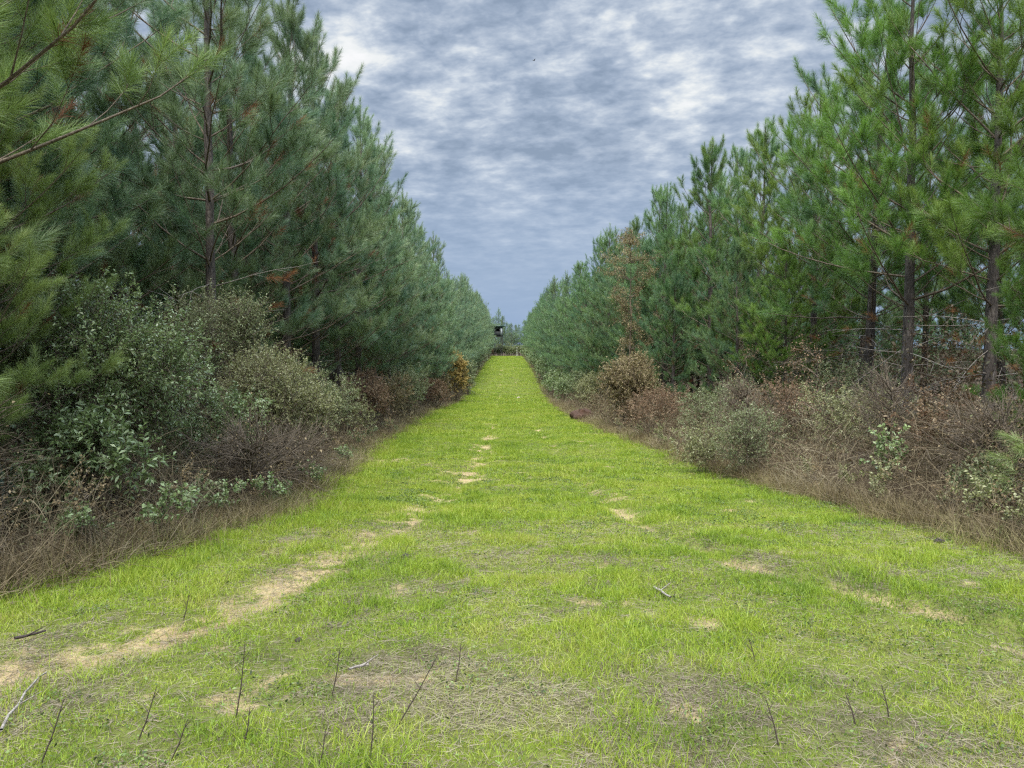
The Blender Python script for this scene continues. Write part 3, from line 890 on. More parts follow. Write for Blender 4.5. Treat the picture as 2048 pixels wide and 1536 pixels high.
# small weeds coming up through both verges
def weed_row(seed, mat, label, n, side, leaf, hh):
    src = make_shrub(seed, 0, 0, label, 'weed', 'weed', mat, 0.24, 0.22, hh, n=380, leaf=leaf, lw=0.5, stems=6, lobes=4, group='weeds along the verges')
    for k in range(n):
        y = 5.5 * (30 / 5.5) ** ((k + rng.random()) / n)
        x = (EL(y) - 0.1 - 0.6 * rng.random()) if side < 0 else (ER(y) + 0.1 + 0.7 * rng.random())
        loc = (x, y, G(x, y)); rz = rng.random() * 6.28; sc = 0.6 + 0.6 * rng.random()
        if k == 0:
            src.location = loc; src.rotation_euler.z = rz; src.scale = (sc,) * 3
        else: dup(src, loc, rz, sc)


weed_row(51, L_GREEN, 'small green weed in the brown verge on the left', 16, -1, 0.045, 0.42)
weed_row(52, L_OLIVE, 'small olive weed in the brown verge on the right', 16, 1, 0.045, 0.45)
weed_row(53, L_TAN, 'dry tan feathery weed in the verge on the right', 12, 1, 0.03, 0.7)
weed_row(54, L_TAN, 'dry tan feathery weed in the verge on the left', 12, -1, 0.03, 0.75)

# russet broadleaf tree standing among the right pines
def small_tree(seed, x, y, h, label, mat, n, leaf, bark, width=1.8, name='broadleaf_tree', cat='tree', girth=0.08, nb=5, k0=1):
    r = np.random.default_rng(seed)
    t = thing(name, label, cat, (x, y, G(x, y)))
    P0, P1, A, B, tips = [], [], [], [], []
    pts = [np.array([0, 0, -0.1])]
    for k in range(10):
        pts.append(pts[-1] + np.array([r.normal(0, 0.06 * (1 + (nb < 3))), r.normal(0, 0.06), h / 10]))
    for k in range(10):
        P0.append(pts[k]); P1.append(pts[k + 1]); A.append(girth * (1 - k / 11)); B.append(girth * (1 - (k + 1) / 11))
    tr_n = 10
    for k in range(k0, 11):
        for b in range(nb):
            a = r.random() * 6.28; L = width * (0.5 + 0.6 * r.random()) * np.interp(k, [1, 3, 7, 10], [0.5, 1, 0.8, 0.4])
            d = unit(np.array([math.cos(a), math.sin(a), 0.5 + 0.4 * r.random()]))
            p = pts[k]
            for s_ in range(4):
                d = unit(d + r.normal(0, 0.18, 3)); q = p + d * L / 4
                P0.append(p); P1.append(q); A.append(0.018 * (1 - s_ / 4.5)); B.append(0.018 * (1 - (s_ + 1) / 4.5))
                for e in range(3):
                    dd = unit(d + r.normal(0, 0.6, 3)); z = q + dd * 0.35
                    P0.append(q); P1.append(z); A.append(0.004); B.append(0.002)
                    tips.append((q, dd))
                p = q
    obj('trunk', mesh_np('tree_trunk', *(lambda v: (v[0], [v[1]]))(tubes(np.array(P0), np.array(P1), np.array(A), np.array(B), 5))), bark, t)
    P = np.array([q[0] for q in tips]); D = np.array([q[1] for q in tips])
    i = r.integers(len(P), size=n)
    p = P[i] + D[i] * (r.random(n) * 0.45)[:, None] + r.normal(0, 0.06, (n, 3))
    d = unit(D[i] + r.normal(0, 0.7, (n, 3)))
    L = leaf * (0.6 + 0.6 * r.random(n))
    V, Q = leaves(p, d, L, L * 0.7, r, 0.3)
    obj('crown', mesh_np('tree_crown', V, [Q], {'rnd': np.clip(0.5 * r.random(n) + 0.5 * vnoise(P[i][:, 2] * 1.1, P[i][:, 0] * 1.1, 3), 0, 1)}), mat, t)
    return t


small_tree(5, 6.3, 38, 8.8, 'slender tree with thin dusty russet and yellow leaves among the right pines', L_RUST, 17000, 0.07, TWIG, 2.5)
for k, (x, y, h, lb) in enumerate([
    (-3.9, 10.2, 0.9, 'bare grey twiggy bush tangled in front of the tall green shrub'),
    (-3.7, 12.0, 0.8, 'low bare brambly bush at the foot of the olive shrub'),
    (-5.0, 6.6, 1.3, 'dry twiggy bush low in the left corner of the verge'),
    (6.9, 13.6, 1.7, 'bare brown twiggy bush under the right trunks'),
    (5.9, 17.8, 1.6, 'bare twiggy bush behind the soft grey green bush on the right'),
    (6.6, 9.9, 1.1, 'low bare bramble in the right verge beside the pine sapling')]):
    small_tree(90 + k, x, y, h, lb, L_TAN, 350, 0.035, TWIG, 1.1, 'bare_bush', 'bare bush', 0.012, 7, 1)
small_tree(6, spot(1500, 22), 22, 2.6, 'bare pale forked sapling above the grey green bush on the right', L_BROWN, 500, 0.05, TWIG, 0.8, 'sapling', 'sapling', 0.018, 1, 3)
small_tree(7, spot(1600, 20), 20, 2.4, 'thin bare sapling with pale bark in front of a dark trunk', L_BROWN, 400, 0.05, TWIG, 0.7, 'sapling', 'sapling', 0.016, 1, 4)
small_tree(8, spot(1690, 17), 17, 2.5, 'leaning pale twiggy sapling in the middle of the right thicket', L_BROWN, 500, 0.05, TWIG, 0.9, 'sapling', 'sapling', 0.016, 1, 3)

# young pine sapling on the right verge
def pine_sapling(x, y, h, label, mat, seed):
    r = np.random.default_rng(seed)
    t = thing('pine_sapling', label, 'pine sapling', (x, y, G(x, y)))
    P0, P1, A, B, sh = [], [], [], [], []
    P0.append(np.array([0, 0, -0.05])); P1.append(np.array([0.03, 0, h * 0.8])); A.append(0.014); B.append(0.008)
    for k in range(16):
        z = h * (0.12 + 0.68 * k / 15); a = k * 2.4
        d = unit(np.array([math.cos(a), math.sin(a), 0.35])); L = h * 0.55 * (1 - 0.55 * k / 15)
        P0.append(np.array([0.02, 0, z])); q = np.array([0.02, 0, z]) + d * L; P1.append(q); A.append(0.006); B.append(0.003)
        sh.append((np.array([0.02, 0, z]) + d * L * 0.35, d, L * 0.65))
    sh.append((np.array([0.03, 0, h * 0.6]), np.array([0, 0, 1.0]), h * 0.3))
    v = tubes(np.array(P0), np.array(P1), np.array(A), np.array(B), 5)
    obj('trunk', mesh_np('sapling_trunk', v[0], [v[1]]), TWIG, t)
    P = np.array([s[0] for s in sh]); D = np.array([s[1] for s in sh]); L = np.array([s[2] for s in sh])
    c = 170
    u = r.random((len(P), c)); p = (P[:, None] + D[:, None] * (u * L[:, None])[..., None]).reshape(-1, 3)
    Dn = np.repeat(D, c, 0); th = np.radians(np.interp(u.ravel(), [0, 1], [55, 20]) + r.normal(0, 10, len(Dn)))
    d = unit(Dn * np.cos(th)[:, None] + perp(Dn, r) * np.sin(th)[:, None])
    V, Q, T, ids = ribbons(p, d, np.tile([0, 0, -0.2], (len(p), 1)), 0.15 + 0.07 * r.random(len(p)), np.full(len(p), 0.003), r, 2)
    obj('crown', mesh_np('sapling_crown', V, [Q, T], {'rnd': r.random(len(p))[ids]}), mat, t)


pine_sapling(6.35, 8.9, 1.15, 'bushy little pine sapling at the right edge of the verge', NEEDLE_N, 3)
pine_sapling(-5.6, 5.9, 1.9, 'small pine sapling with dark needles at the left edge', NEEDLE_L, 4)

# spiky yucca at the left edge
def yucca():
    r = np.random.default_rng(9)
    x, y = -5.55, 8.15
    t = thing('yucca', 'spiky yucca with stiff blue green blades low at the left edge', 'yucca', (x, y, G(x, y)))
    n = 46
    a = r.random(n) * 6.28; el = np.radians(20 + 65 * r.random(n))
    d = np.stack([np.cos(a) * np.cos(el), np.sin(a) * np.cos(el), np.sin(el)], 1)
    side = unit(np.cross(d, [0, 0, 1.0]))
    V, Q, T, ids = ribbons(np.zeros((n, 3)) + d * 0.04, d, np.tile([0, 0, -0.12], (n, 1)), 0.55 + 0.3 * r.random(n), np.full(n, 0.042), r, 5, side)
    m = leaf_mat('yucca_blades', [(0.07, 0.14, 0.10), (0.14, 0.24, 0.17)], 0.1, 0.4, 0.5)
    obj('blades', mesh_np('yucca_blades', V, [Q, T], {'rnd': r.random(n)[ids]}), m, t)
    s = tubes(np.array([[0, 0, -0.05]]), np.array([[0, 0, 0.12]]), np.array([0.05]), np.array([0.03]), 8)
    obj('stem', mesh_np('yucca_stem', s[0], [s[1]]), BARK, t)


yucca()

# ------------------------------------------------------------------ undergrowth (stuff)
def region(n, side, y0, y1, dmax, pw=1.0, dmin=0.0):
    """points in the wood, distance from the ride's edge up to dmax, denser near the camera"""
    u = rng.random(n)
    y = y0 * (y1 / y0) ** (u ** pw)
    d = dmin + (dmax - dmin) * rng.random(n) ** 1.2
    x = EL(y) - d if side < 0 else ER(y) + d
    return x, y, d


def thicket(name, side, mat, n, y0, y1, dmax, hmax, L, wdt, label_mat, dmin=0.0, seg=4):
    x, y, d = region(n, side, y0, y1, dmax, 1.25, dmin)
    clump = fbm(x, y, 0.9, 61, 3)
    keep = rng.random(n) < sst(0.30, 0.55, clump)
    x, y, d, clump = x[keep], y[keep], d[keep], clump[keep]; n = len(x)
    hm = hmax * sst(-0.2, 1.6, d) * (0.5 + clump)
    zb = hm * rng.random(n) ** 1.7 * 0.75
    p = np.stack([x, y, ground(x, y) + zb - 0.03], 1)
    el = rng.normal(0.75, 0.45, n); az = rng.random(n) * 6.28
    dr = np.stack([np.cos(az) * np.cos(el), np.sin(az) * np.cos(el), np.abs(np.sin(el))], 1)
    sc = np.sqrt(np.maximum(1, y / 14))
    bend = np.stack([rng.normal(0, .3, n), rng.normal(0, .3, n), -0.5 * rng.random(n)], 1)
    V, Q, T, ids = ribbons(p, dr, bend, L * (0.4 + 0.9 * rng.random(n)), wdt * sc * (0.6 + 0.8 * rng.random(n)), rng, seg)
    return V, Q, T, np.clip(rng.random(n) * 0.6 + 0.4 * vnoise(x * 0.8, y * 0.8, 71), 0, 1)[ids]


TWIGS = leaf_mat('dry_twigs', [(0.05, 0.037, 0.021), (0.11, 0.083, 0.05), (0.20, 0.165, 0.10), (0.36, 0.32, 0.22)], 0.05, 0.8, 0.2)
DRYLEAF = leaf_mat('dry_leaves', [(0.07, 0.045, 0.024), (0.14, 0.09, 0.045), (0.22, 0.17, 0.09), (0.12, 0.16, 0.06), (0.38, 0.36, 0.22)], 0.2, 0.6, 0.3)
for side, nm in ((-1, 'left'), (1, 'right')):
    big_ = 1.0 if side < 0 else 1.25
    V, Q, T, rr = thicket('twigs', side, TWIGS, int(130000 * big_), 4.6, 225, 9 if side < 0 else 11, 1.15 * big_, 0.55, 0.0055, None)
    o = obj('brushwood', mesh_np('brushwood', V, [Q, T], {'rnd': rr}), TWIGS)
    o['kind'] = 'stuff'; o['label'] = f'tangle of brown brambles and dry twigs under the {nm} pines'; o['category'] = 'brushwood'
    n = int(160000 * big_)
    x, y, d = region(n, side, 4.6, 225, 9 if side < 0 else 12, 1.0, 0.0)
    cl_ = fbm(x, y, 1.1, 77, 3); keep = rng.random(n) < sst(0.32, 0.6, cl_)
    x, y, d, cl_ = x[keep], y[keep], d[keep], cl_[keep]; n = len(x)
    z = ground(x, y) + 1.15 * big_ * sst(-0.1, 2.0, d) * (0.35 + cl_) * rng.random(n) ** 1.5 + 0.02
    L = 0.04 * (0.6 + 0.7 * rng.random(n)) * np.sqrt(np.maximum(1, y / 12))
    V, Q = leaves(np.stack([x, y, z], 1), unit(rng.normal(size=(n, 3))), L, L * 0.5, rng)
    o = obj('dead_leaves', mesh_np('dead_leaves', V, [Q], {'rnd': np.clip(rng.random(n) * .6 + .4 * vnoise(x * 0.7, y * 0.7, 79), 0, 1)}), DRYLEAF)
    o['kind'] = 'stuff'; o['label'] = f'dead and fading leaves caught in the brush under the {nm} pines'; o['category'] = 'dead leaves'

# the shrub layer deeper between the trunks
for side, nm in ((-1, 'left'), (1, 'right')):
    n = 120000 if side > 0 else 50000
    x, y, d = region(n, side, 9, 120, 34 if side > 0 else 16, 0.9, 4.5)
    x = x + (0 if side < 0 else 0.0) + np.where(side > 0, np.maximum(0, d - 14) * y * 0.012, 0)
    cl_ = fbm(x, y, 0.45, 87, 3); keep = rng.random(n) < sst(0.25, 0.5, cl_)
    x, y, d, cl_ = x[keep], y[keep], d[keep], cl_[keep]; n = len(x)
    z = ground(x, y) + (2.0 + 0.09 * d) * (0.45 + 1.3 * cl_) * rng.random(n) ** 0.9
    L = 0.085 * (0.6 + 0.7 * rng.random(n)) * np.sqrt(np.maximum(1, y / 20))
    V, Q = leaves(np.stack([x, y, z], 1), unit(rng.normal(size=(n, 3))), L, L * 0.6, rng)
    tn = n // 6; i_ = rng.integers(n, size=tn)
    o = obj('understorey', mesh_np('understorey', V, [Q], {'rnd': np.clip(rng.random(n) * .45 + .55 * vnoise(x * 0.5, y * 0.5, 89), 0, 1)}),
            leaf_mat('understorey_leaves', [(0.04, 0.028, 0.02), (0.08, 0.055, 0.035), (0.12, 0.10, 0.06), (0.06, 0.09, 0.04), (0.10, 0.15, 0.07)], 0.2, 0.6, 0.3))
    o['kind'] = 'stuff'; o['label'] = f'dim brown and green shrub layer deep between the {nm} pine trunks'; o['category'] = 'understorey'

# pine straw on the forest floor and dry grass on both verges
def strips(name, x, y, h, wdt, lean, mat, label, cat, seg=2, flat=False, zoff=0.0):
    n = len(x)
    az = rng.random(n) * 6.28
    el = np.abs(rng.normal(0.12, 0.12, n)) if flat else np.radians(90 - np.abs(rng.normal(0, lean, n)))
    d = np.stack([np.cos(az) * np.cos(el), np.sin(az) * np.cos(el), np.sin(el)], 1)
    b = np.stack([np.cos(az) * 0.35, np.sin(az) * 0.35, np.full(n, -0.08 if flat else -0.22)], 1) * rng.random((n, 1)) * 1.4
    p = np.stack([x, y, ground(x, y) - 0.005 + zoff], 1)
    side = None
    V, Q, T, ids = ribbons(p, d, b, h, wdt, rng, seg)
    rr = np.clip(rng.random(n) * 0.55 + 1.1 * (0.6 * fbm(x, y, 0.9, 83, 3) + 0.4 * fbm(x, y, 4.5, 85, 2) - 0.5) + 0.22, 0, 1)
    o = obj(name, mesh_np(name, V, [Q, T], {'rnd': rr[ids]}), mat)
    o['kind'] = 'stuff'; o['label'] = label; o['category'] = cat
    return o


n = 45000
sd_ = rng.random(n) < 0.5
y = 4.3 * (70 / 4.3) ** rng.random(n)
d = rng.normal(0.2, 0.36, n)
x = np.where(sd_, EL(y) - d - 0.1, ER(y) + d)
k = (forest(x, y) > 0.12) | (rng.random(n) < 0.12)
x, y = x[k], y[k]
DRYG = leaf_mat('dry_grass', [(0.11, 0.08, 0.04), (0.20, 0.155, 0.08), (0.32, 0.27, 0.14), (0.22, 0.26, 0.08)], 0.25, 0.7, 0.2)
strips('dry_grass', x, y, (0.16 + 0.22 * rng.random(len(x))) * sst(0, 6, y), 0.004 * np.sqrt(np.maximum(1, y / 8)), 22, DRYG,
       'brown dry grass and weed stalks along both verges of the ride', 'dry grass', 3)

# living grass of the ride
GRASS = leaf_mat('ride_grass', [(0.09, 0.16, 0.024), (0.18, 0.28, 0.032), (0.26, 0.36, 0.035), (0.35, 0.42, 0.055), (0.39, 0.37, 0.12)], 0.32, 0.45, 0.3, tcol=(1, 1, 0.6))
STRAW = leaf_mat('thatch_straw', [(0.09, 0.07, 0.05), (0.19, 0.155, 0.11), (0.31, 0.26, 0.19), (0.30, 0.31, 0.12)], 0.2, 0.6, 0.3)


def ride_points(n, y0, y1, half=None):
    u = rng.random(n)
    y = y0 + (y1 - y0) * u
    hw = y * (1060.0 / F) + 0.5
    lo = np.maximum(EL(y) - 0.5, -hw); hi = np.minimum(ER(y) + 0.5, hw)
    x = lo + (hi - lo) * rng.random(n)
    return x, y


gx, gy, gh, gw = [], [], [], []
for y0, y1, dens, h0, wd in [(2.2, 4.5, 11500, 0.052, 0.0033), (4.5, 8, 7600, 0.056, 0.0041), (8, 14, 3900, 0.060, 0.0056), (14, 26, 1500, 0.07, 0.009),
                             (26, 60, 520, 0.08, 0.016), (60, 216, 120, 0.10, 0.04)]:
    ym = (y0 + y1) / 2; area = (y1 - y0) * min(9.5, 2 * ym * 1060 / F)
    x, y = ride_points(int(dens * area), y0, y1)
    n1 = fbm(x, y, 1.7, 91, 3); n2 = fbm(x, y, 6.0, 93, 2)
    keep = rng.random(len(x)) < (1 - 0.82 * np.clip(sand(x, y) * 1.15, 0, 1)) * (1 - 0.52 * thatch(x, y)) * (1 - forest(x, y)) * (0.45 + 0.55 * sst(0.38, 0.55, n2))
    x, y, n1, n2 = x[keep], y[keep], n1[keep], n2[keep]
    edge = np.clip(np.minimum(x - EL(y), ER(y) - x), 0, 3)
    hh = h0 * (0.45 + 0.75 * rng.random(len(x))) * (0.75 + 1.0 * sst(0.45, 0.68, n1) + 0.9 * sst(1.2, 0.2, edge) * (x < 0))
    hh *= np.where(rng.random(len(x)) < 0.04, 1.8, 1.0)
    gx.append(x); gy.append(y); gh.append(hh); gw.append(np.full(len(x), wd) * (0.7 + 0.6 * rng.random(len(x))))
gx, gy, gh, gw = map(np.concatenate, (gx, gy, gh, gw))
print('blades', len(gx))
strips('grass', gx, gy, gh, gw, 26, GRASS, 'bright yellow green grass covering the ride between the pines', 'grass', 2)

# low dark rosettes and leaflets between the blades
x, y = ride_points(190000, 2.2, 20)
k = rng.random(len(x)) < (0.06 + 0.8 * sst(0.59, 0.72, fbm(x, y, 3.2, 97, 3))) * (1 - sand(x, y)) * sst(24, 10, y)
x, y = x[k], y[k]; n = len(x)
L = (0.010 + 0.014 * rng.random(n)) * np.sqrt(np.maximum(1, y / 5))
V, Q = leaves(np.stack([x, y, ground(x, y) + 0.01 + 0.03 * rng.random(n)], 1), unit(rng.normal(size=(n, 3)) * [1, 1, 0.5]), L, L * 0.55, rng)
o = obj('low_weeds', mesh_np('low_weeds', V, [Q], {'rnd': rng.random(n)}),
        leaf_mat('low_weed_leaves', [(0.03, 0.045, 0.018), (0.07, 0.10, 0.03), (0.12, 0.19, 0.045), (0.20, 0.28, 0.08)], 0.2, 0.5, 0.3))
o['kind'] = 'stuff'; o['label'] = 'small dark weeds and leaflets growing low among the grass'; o['category'] = 'low weeds'

# flat straw
x, y = ride_points(260000, 2.2, 9)
k = rng.random(len(x)) < np.clip(0.20 + thatch(x, y) * 0.75 + 0.12 * sand(x, y), 0.08, 1)
x2, y2 = ride_points(50000, 9, 24)
k2 = rng.random(len(x2)) < np.clip(0.10 + thatch(x2, y2) * 0.9, 0.05, 1)
x = np.concatenate([x[k], x2[k2]]); y = np.concatenate([y[k], y2[k2]])
strips('straw', x, y, 0.03 + 0.08 * rng.random(len(x)) ** 1.6, 0.0028 * np.sqrt(np.maximum(1, y / 4)), 0, STRAW,
       'grey brown mown straw lying flat in the foreground grass', 'straw', 2, True, 0.012)

# ------------------------------------------------------------------ standing dry stalks
STALK = plain_mat('dark_stalk', (0.045, 0.03, 0.025), 0.8)
stalk_list = [  # base px, top px, label
    ((738, 1530), (740, 1405), 'black dry stalk standing upright at the bottom, left of centre'),
    ((785, 1460), (870, 1328), 'long black stalk leaning right near the bottom centre'),
    ((908, 1368), (920, 1296), 'short dark stalk standing over the reddish patch of straw'),
    ((660, 1400), (673, 1300), 'thin brown stalk left of the long leaning one'),
    ((634, 1535), (640, 1480), 'stub of a stalk at the bottom edge, left of the upright black one'),
    ((470, 1440), (478, 1300), 'tall thin dark stalk at the lower left, nearest the sandy track'),
    ((270, 1490), (295, 1390), 'dark stalk leaning right in the lower left foreground'),
    ((485, 1490), (486, 1430), 'short upright stalk below the tall thin one at lower left'),
    ((335, 1525), (356, 1460), 'small leaning stalk near the bottom left corner area'),
    ((75, 1535), (105, 1415), 'dark stalk closest to the bottom left corner'),
    ((364, 1245), (368, 1190), 'thin stalk standing at the edge of the sandy track'),
    ((1560, 1500), (1548, 1420), 'thin dark stalk at the lower right, one side leaning left'),
    ((1714, 1455), (1711, 1405), 'fine upright stalk to the right of the straw heap'),
    ((1780, 1440), (1786, 1390), 'fine stalk leaning slightly right at the lower right'),
    ((1512, 1330), (1510, 1290), 'little dark stalk above the straw heap on the right'),
    ((800, 1128), (812, 1095), 'stubby dark weed stalk beside the sandy left track'),
]
for (b, tp_, lb) in stalk_list:
    p = at(*b)
    dist = p.y
    q = Vector((spot(tp_[0], dist), dist + 0.02, EYE - (tp_[1] - 695) * dist / F))
    p0 = np.array([[p.x, p.y, G(p.x, p.y) - 0.03]])
    q0 = np.array([[q.x, q.y, q.z]])
    m_ = (p0 + q0) / 2 + np.array([[0.006, 0, 0]])
    P0 = np.concatenate([p0, m_]) - p0; P1 = np.concatenate([m_, q0]) - p0
    tv = tubes(P0, P1, np.array([0.0034, 0.0028]), np.array([0.0028, 0.0015]), 6)
    nub = [(0.35, 1), (0.6, -1), (0.8, 1)]
    n0 = np.array([(q0 - p0)[0] * a for a, s_ in nub]); n1_ = n0 + np.array([[0.026 * s_, 0.008, 0.034] for a, s_ in nub])
    tv2 = tubes(n0, n1_, np.full(3, 0.002), np.full(3, 0.001), 4)
    o = obj('dry_stalk', mesh_np('dry_stalk', np.concatenate([tv[0], tv2[0]]), [tv[1], tv2[1] + len(tv[0])]), STALK, None, p0[0])
    tag(o, lb, 'dry stalk', 'dark dry stalks standing in the grass')

# fallen sticks
def stick(px0, px1, rad, label, mat):
    a = at(*px0); b = at(*px1)
    n = 6
    P = np.array([[a.x + (b.x - a.x) * k / n, a.y + (b.y - a.y) * k / n, 0] for k in range(n + 1)])
    P[:, :2] += rng.normal(0, 0.006, (n + 1, 2))
    P[:, 2] = ground(P[:, 0], P[:, 1]) + 0.035
    o0 = P[0].copy(); P = P - o0
    rr = np.linspace(rad, rad * 0.6, n + 1)
    t = tubes(P[:-1], P[1:], rr[:-1], rr[1:], 7)
    tw = tubes(P[2:3], P[2:3] + [[0.08, 0.05, 0.04]], np.array([rad * .5]), np.array([rad * .2]), 5)
    o = obj('fallen_stick', mesh_np('fallen_stick', np.concatenate([t[0], tw[0]]), [t[1], tw[1] + len(t[0])]), mat, None, o0)
    tag(o, label, 'stick', 'sticks lying in the grass')


stick((1308, 1184), (1342, 1204), 0.012, 'short pale stick lying in the grass right of centre', DEADWOOD)
stick((0, 1478), (92, 1360), 0.007, 'long grey stick lying on the sandy lower left corner', DEADWOOD)
stick((30, 1290), (90, 1276), 0.010, 'dark stick lying beside the sandy track at the left edge', STALK)
stick((735, 1345), (700, 1352), 0.010, 'brownish stick scrap lying in straw left of centre', DEADWOOD)

# small dark clods / cones
def clod(px_, size, label, name='clod', cat='clod', mat=None, seed=1):
    p = at(*px_)
    r = np.random.default_rng(seed)
    import bmesh
    bm = bmesh.new(); bmesh.ops.create_icosphere(bm, subdivisions=3, radius=size)
    for v in bm.verts:
        k = 1 + 0.35 * (float(vnoise(np.array([v.co.x / size * 2 + 7 * seed]), np.array([v.co.y / size * 2 + v.co.z / size]), seed)[0]) - 0.5) * 2
        v.co *= k; v.co.z *= 0.6
    me = bpy.data.meshes.new(name); bm.to_mesh(me); bm.free()
    o = obj(name, me, mat, None, (p.x, p.y, G(p.x, p.y) + size * 0.3))
    o.rotation_euler.z = seed
    tag(o, label, cat)


EARTH = plain_mat('red_earth', (0.06, 0.03, 0.018), 0.95, 0.4, 8)
DARK = plain_mat('dark_clod', (0.04, 0.03, 0.025), 0.95, 0.4, 30)
clod((1877, 1088), 0.045, 'small black clod of soil on the grass near the right verge', mat=DARK, seed=2)
clod((597, 1287), 0.022, 'little dark pine cone lying left of centre in the foreground', 'pine_cone', 'pine cone', DARK, 3)
clod((813, 1120), 0.045, 'brown tuft of dug soil beside the left track', 'soil_tuft', 'soil tuft', DARK, 4)
clod((1037, 797), 0.15, 'pale sandy lump in the right wheel track down in the dip', 'sand_lump', 'sand lump', plain_mat('pale_sand', (0.36, 0.32, 0.24), 0.95, 0.2, 3), 5)
clod((1165, 840), 0.6, 'low mound of bare red earth at the right edge before the dip', 'earth_mound', 'earth mound', EARTH, 6)

# ------------------------------------------------------------------ hunting blind on legs, post, bird
def box(cx, cy, cz, sx, sy, sz):
    v = np.array([[x_, y_, z_] for z_ in (-.5, .5) for y_ in (-.5, .5) for x_ in (-.5, .5)]) * [sx, sy, sz] + [cx, cy, cz]
    f_ = np.array([[0, 2, 3, 1], [4, 5, 7, 6], [0, 1, 5, 4], [2, 6, 7, 3], [0, 4, 6, 2], [1, 3, 7, 5]])
    return v, f_


def boxes(lst):
    V, Fc = [], []; n0 = 0
    for b_ in lst:
        v, f_ = box(*b_); V.append(v); Fc.append(f_ + n0); n0 += 8
    return np.concatenate(V), [np.concatenate(Fc)]


def blind():
    y = 212; x = spot(997, y); g = G(x, y)
    t = thing('hunting_blind', 'dark box blind with overhanging green roof on tall legs above the crest', 'hunting blind', (x, y, g))
    z0 = EYE - (673 - 695) * y / F - g; z1 = EYE - (655 - 695) * y / F - g
    wall = plain_mat('blind_wall', (0.008, 0.011, 0.011), 0.8, 0.3, 2)
    roof = plain_mat('blind_roof', (0.02, 0.055, 0.04), 0.5, 0.2, 2)
    wood = plain_mat('blind_timber', (0.03, 0.028, 0.025), 0.85, 0.3, 4)
    zc_ = (z0 + z1) / 2; hh = z1 - z0
    th = 0.06
    obj('wall', mesh_np('wall', *boxes([(0, -1.15, z0 + hh * 0.275, 2.4, th, hh * 0.55), (0, -1.15, z1 - hh * 0.09, 2.4, th, hh * 0.18),
                                        (-0.9, -1.15, z0 + hh * 0.685, 0.6, th, hh * 0.27), (0.35, -1.15, z0 + hh * 0.685, 0.24, th, hh * 0.27),
                                        (-1.17, 0, zc_, th, 2.24, hh), (1.17, 0, zc_, th, 2.24, hh), (0, 1.15, zc_, 2.4, th, hh)])), wall, t)
    obj('floor', mesh_np('floor', *boxes([(0, 0, z0 - 0.07, 2.6, 2.6, 0.12)])), wood, t)
    obj('roof', mesh_np('roof', *boxes([(0, 0, z1 + 0.34, 3.7, 3.2, 0.26), (0, 0, z1 + 0.10, 2.6, 2.5, 0.20)])), roof, t)
    d = obj('door', mesh_np('door', *boxes([(0.86, -1.2, z0 + hh * 0.5, 0.5, 0.05, hh * 0.86)])), plain_mat('blind_door', (0.22, 0.25, 0.26), 0.6, 0.15, 2), t)
    d['label'] = 'pale grey door panel'
    obj('handle', mesh_np('handle', *boxes([(0.70, -1.24, z0 + hh * 0.5, 0.05, 0.03, 0.22)])), wood, d)
    for sx in (-1, 1):
        for sy in (-1, 1):
            obj('leg', mesh_np('leg', *boxes([(sx * 1.05, sy * 1.05, (z0 - 0.13) / 2 - 0.2, 0.16, 0.16, z0 - 0.13 + 0.4)])), wood, t)
    p0 = np.array([[-1.05, -1.16, 0.6], [1.05, -1.16, 0.6]]); p1 = np.array([[1.05, -1.16, z0 - 0.4], [-1.05, -1.16, z0 - 0.4]])
    tb = tubes(p0, p1, np.full(2, 0.05), np.full(2, 0.05), 4)
    obj('brace', mesh_np('brace', tb[0], [tb[1]]), wood, t)
    # ladder up to the door
    pr0 = np.array([[0.66, -2.2, 0], [1.06, -2.2, 0]]); pr1 = np.array([[0.66, -1.3, z0], [1.06, -1.3, z0]])
    nr = 9
    q0 = np.array([[0.66, -2.2 + 0.9 * k / nr, z0 * k / nr] for k in range(1, nr)]); q1 = q0 + [0.4, 0, 0]
    tb = tubes(np.concatenate([pr0, q0]), np.concatenate([pr1, q1]), np.full(nr + 1, 0.03), np.full(nr + 1, 0.03), 4)
    obj('ladder', mesh_np('ladder', tb[0], [tb[1]]), wood, t)


blind()


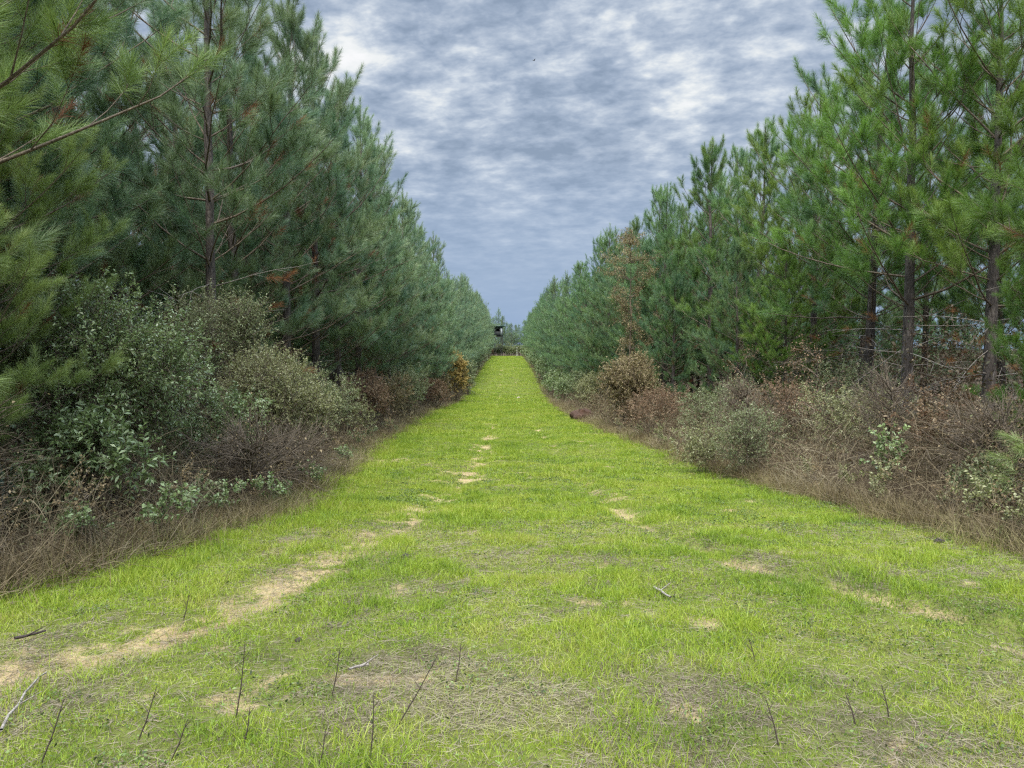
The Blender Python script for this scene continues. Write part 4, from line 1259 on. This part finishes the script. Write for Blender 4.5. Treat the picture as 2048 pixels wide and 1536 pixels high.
def post():
    y = 203; x = spot(1034, y); g = G(x, y)
    top = EYE - (694 - 695) * y / F - g
    k = 12
    rs = [0.085, 0.085, 0.10, 0.10, 0.05]; zs = [-0.2, top - 0.14, top - 0.13, top - 0.03, top]
    a = np.arange(k) * 2 * np.pi / k
    V = np.concatenate([np.stack([np.cos(a) * r_, np.sin(a) * r_, np.full(k, z_)], 1) for r_, z_ in zip(rs, zs)])
    i = (np.arange(4)[:, None] * k + np.arange(k)).ravel(); j = (np.arange(4)[:, None] * k + (np.arange(k) + 1) % k).ravel()
    Fq = np.stack([i, j, j + k, i + k], 1)
    o = obj('marker_post', mesh_np('marker_post', V, [Fq, (np.arange(k) + 4 * k)[None]]), plain_mat('white_paint', (0.75, 0.74, 0.68), 0.5, 0.1, 5), None, (x, y, g))
    tag(o, 'slim white post standing alone on the crest of the ride', 'post')


post()


def bird():
    y = 95.0
    x = spot(1067, y); z = EYE - (133 - 695) * y / F
    t = thing('bird', 'tiny dark bird flying high above the middle of the ride', 'bird', (x, y, z), 0.6)
    import bmesh
    # body: lofted spindle with head and tail
    prof = [(-0.20, 0.004), (-0.15, 0.02), (-0.07, 0.038), (0, 0.045), (0.07, 0.038), (0.11, 0.026), (0.135, 0.028), (0.16, 0.018), (0.185, 0.004)]
    k = 10; a = np.arange(k) * 2 * np.pi / k
    V = np.concatenate([np.stack([np.full(k, p_), np.cos(a) * r_, np.sin(a) * r_ * 0.9], 1) for p_, r_ in prof])
    m_ = len(prof)
    i = (np.arange(m_ - 1)[:, None] * k + np.arange(k)).ravel(); j = (np.arange(m_ - 1)[:, None] * k + (np.arange(k) + 1) % k).ravel()
    FB = plain_mat('dark_feathers', (0.03, 0.03, 0.035), 0.7)
    obj('body', mesh_np('bird_body', V, [np.stack([i, j, j + k, i + k], 1), np.arange(k)[None], (np.arange(k) + (m_ - 1) * k)[None]], smooth=True), FB, t)
    for s_ in (-1, 1):
        w_ = np.array([[0.07, 0.03, 0.02], [0.08, 0.17, 0.11], [0.0, 0.33, 0.13], [-0.05, 0.20, 0.09], [-0.06, 0.03, 0.02]]) * [1, s_, 1]
        w2 = w_ + [0, 0, 0.012]
        V = np.concatenate([w_, w2]); e = np.arange(5); f_ = np.stack([e, (e + 1) % 5, (e + 1) % 5 + 5, e + 5], 1)
        obj('wing', mesh_np('bird_wing', V, [f_, e[None][:, ::-1], (e + 5)[None]]), FB, t)
    tl = np.array([[-0.15, -0.015, 0], [-0.15, 0.015, 0], [-0.27, 0.045, 0], [-0.27, -0.045, 0]])
    V = np.concatenate([tl, tl + [0, 0, 0.01]]); e = np.arange(4); f_ = np.stack([e, (e + 1) % 4, (e + 1) % 4 + 4, e + 4], 1)
    obj('tail', mesh_np('bird_tail', V, [f_, e[None][:, ::-1], (e + 4)[None]]), FB, t)


bird()
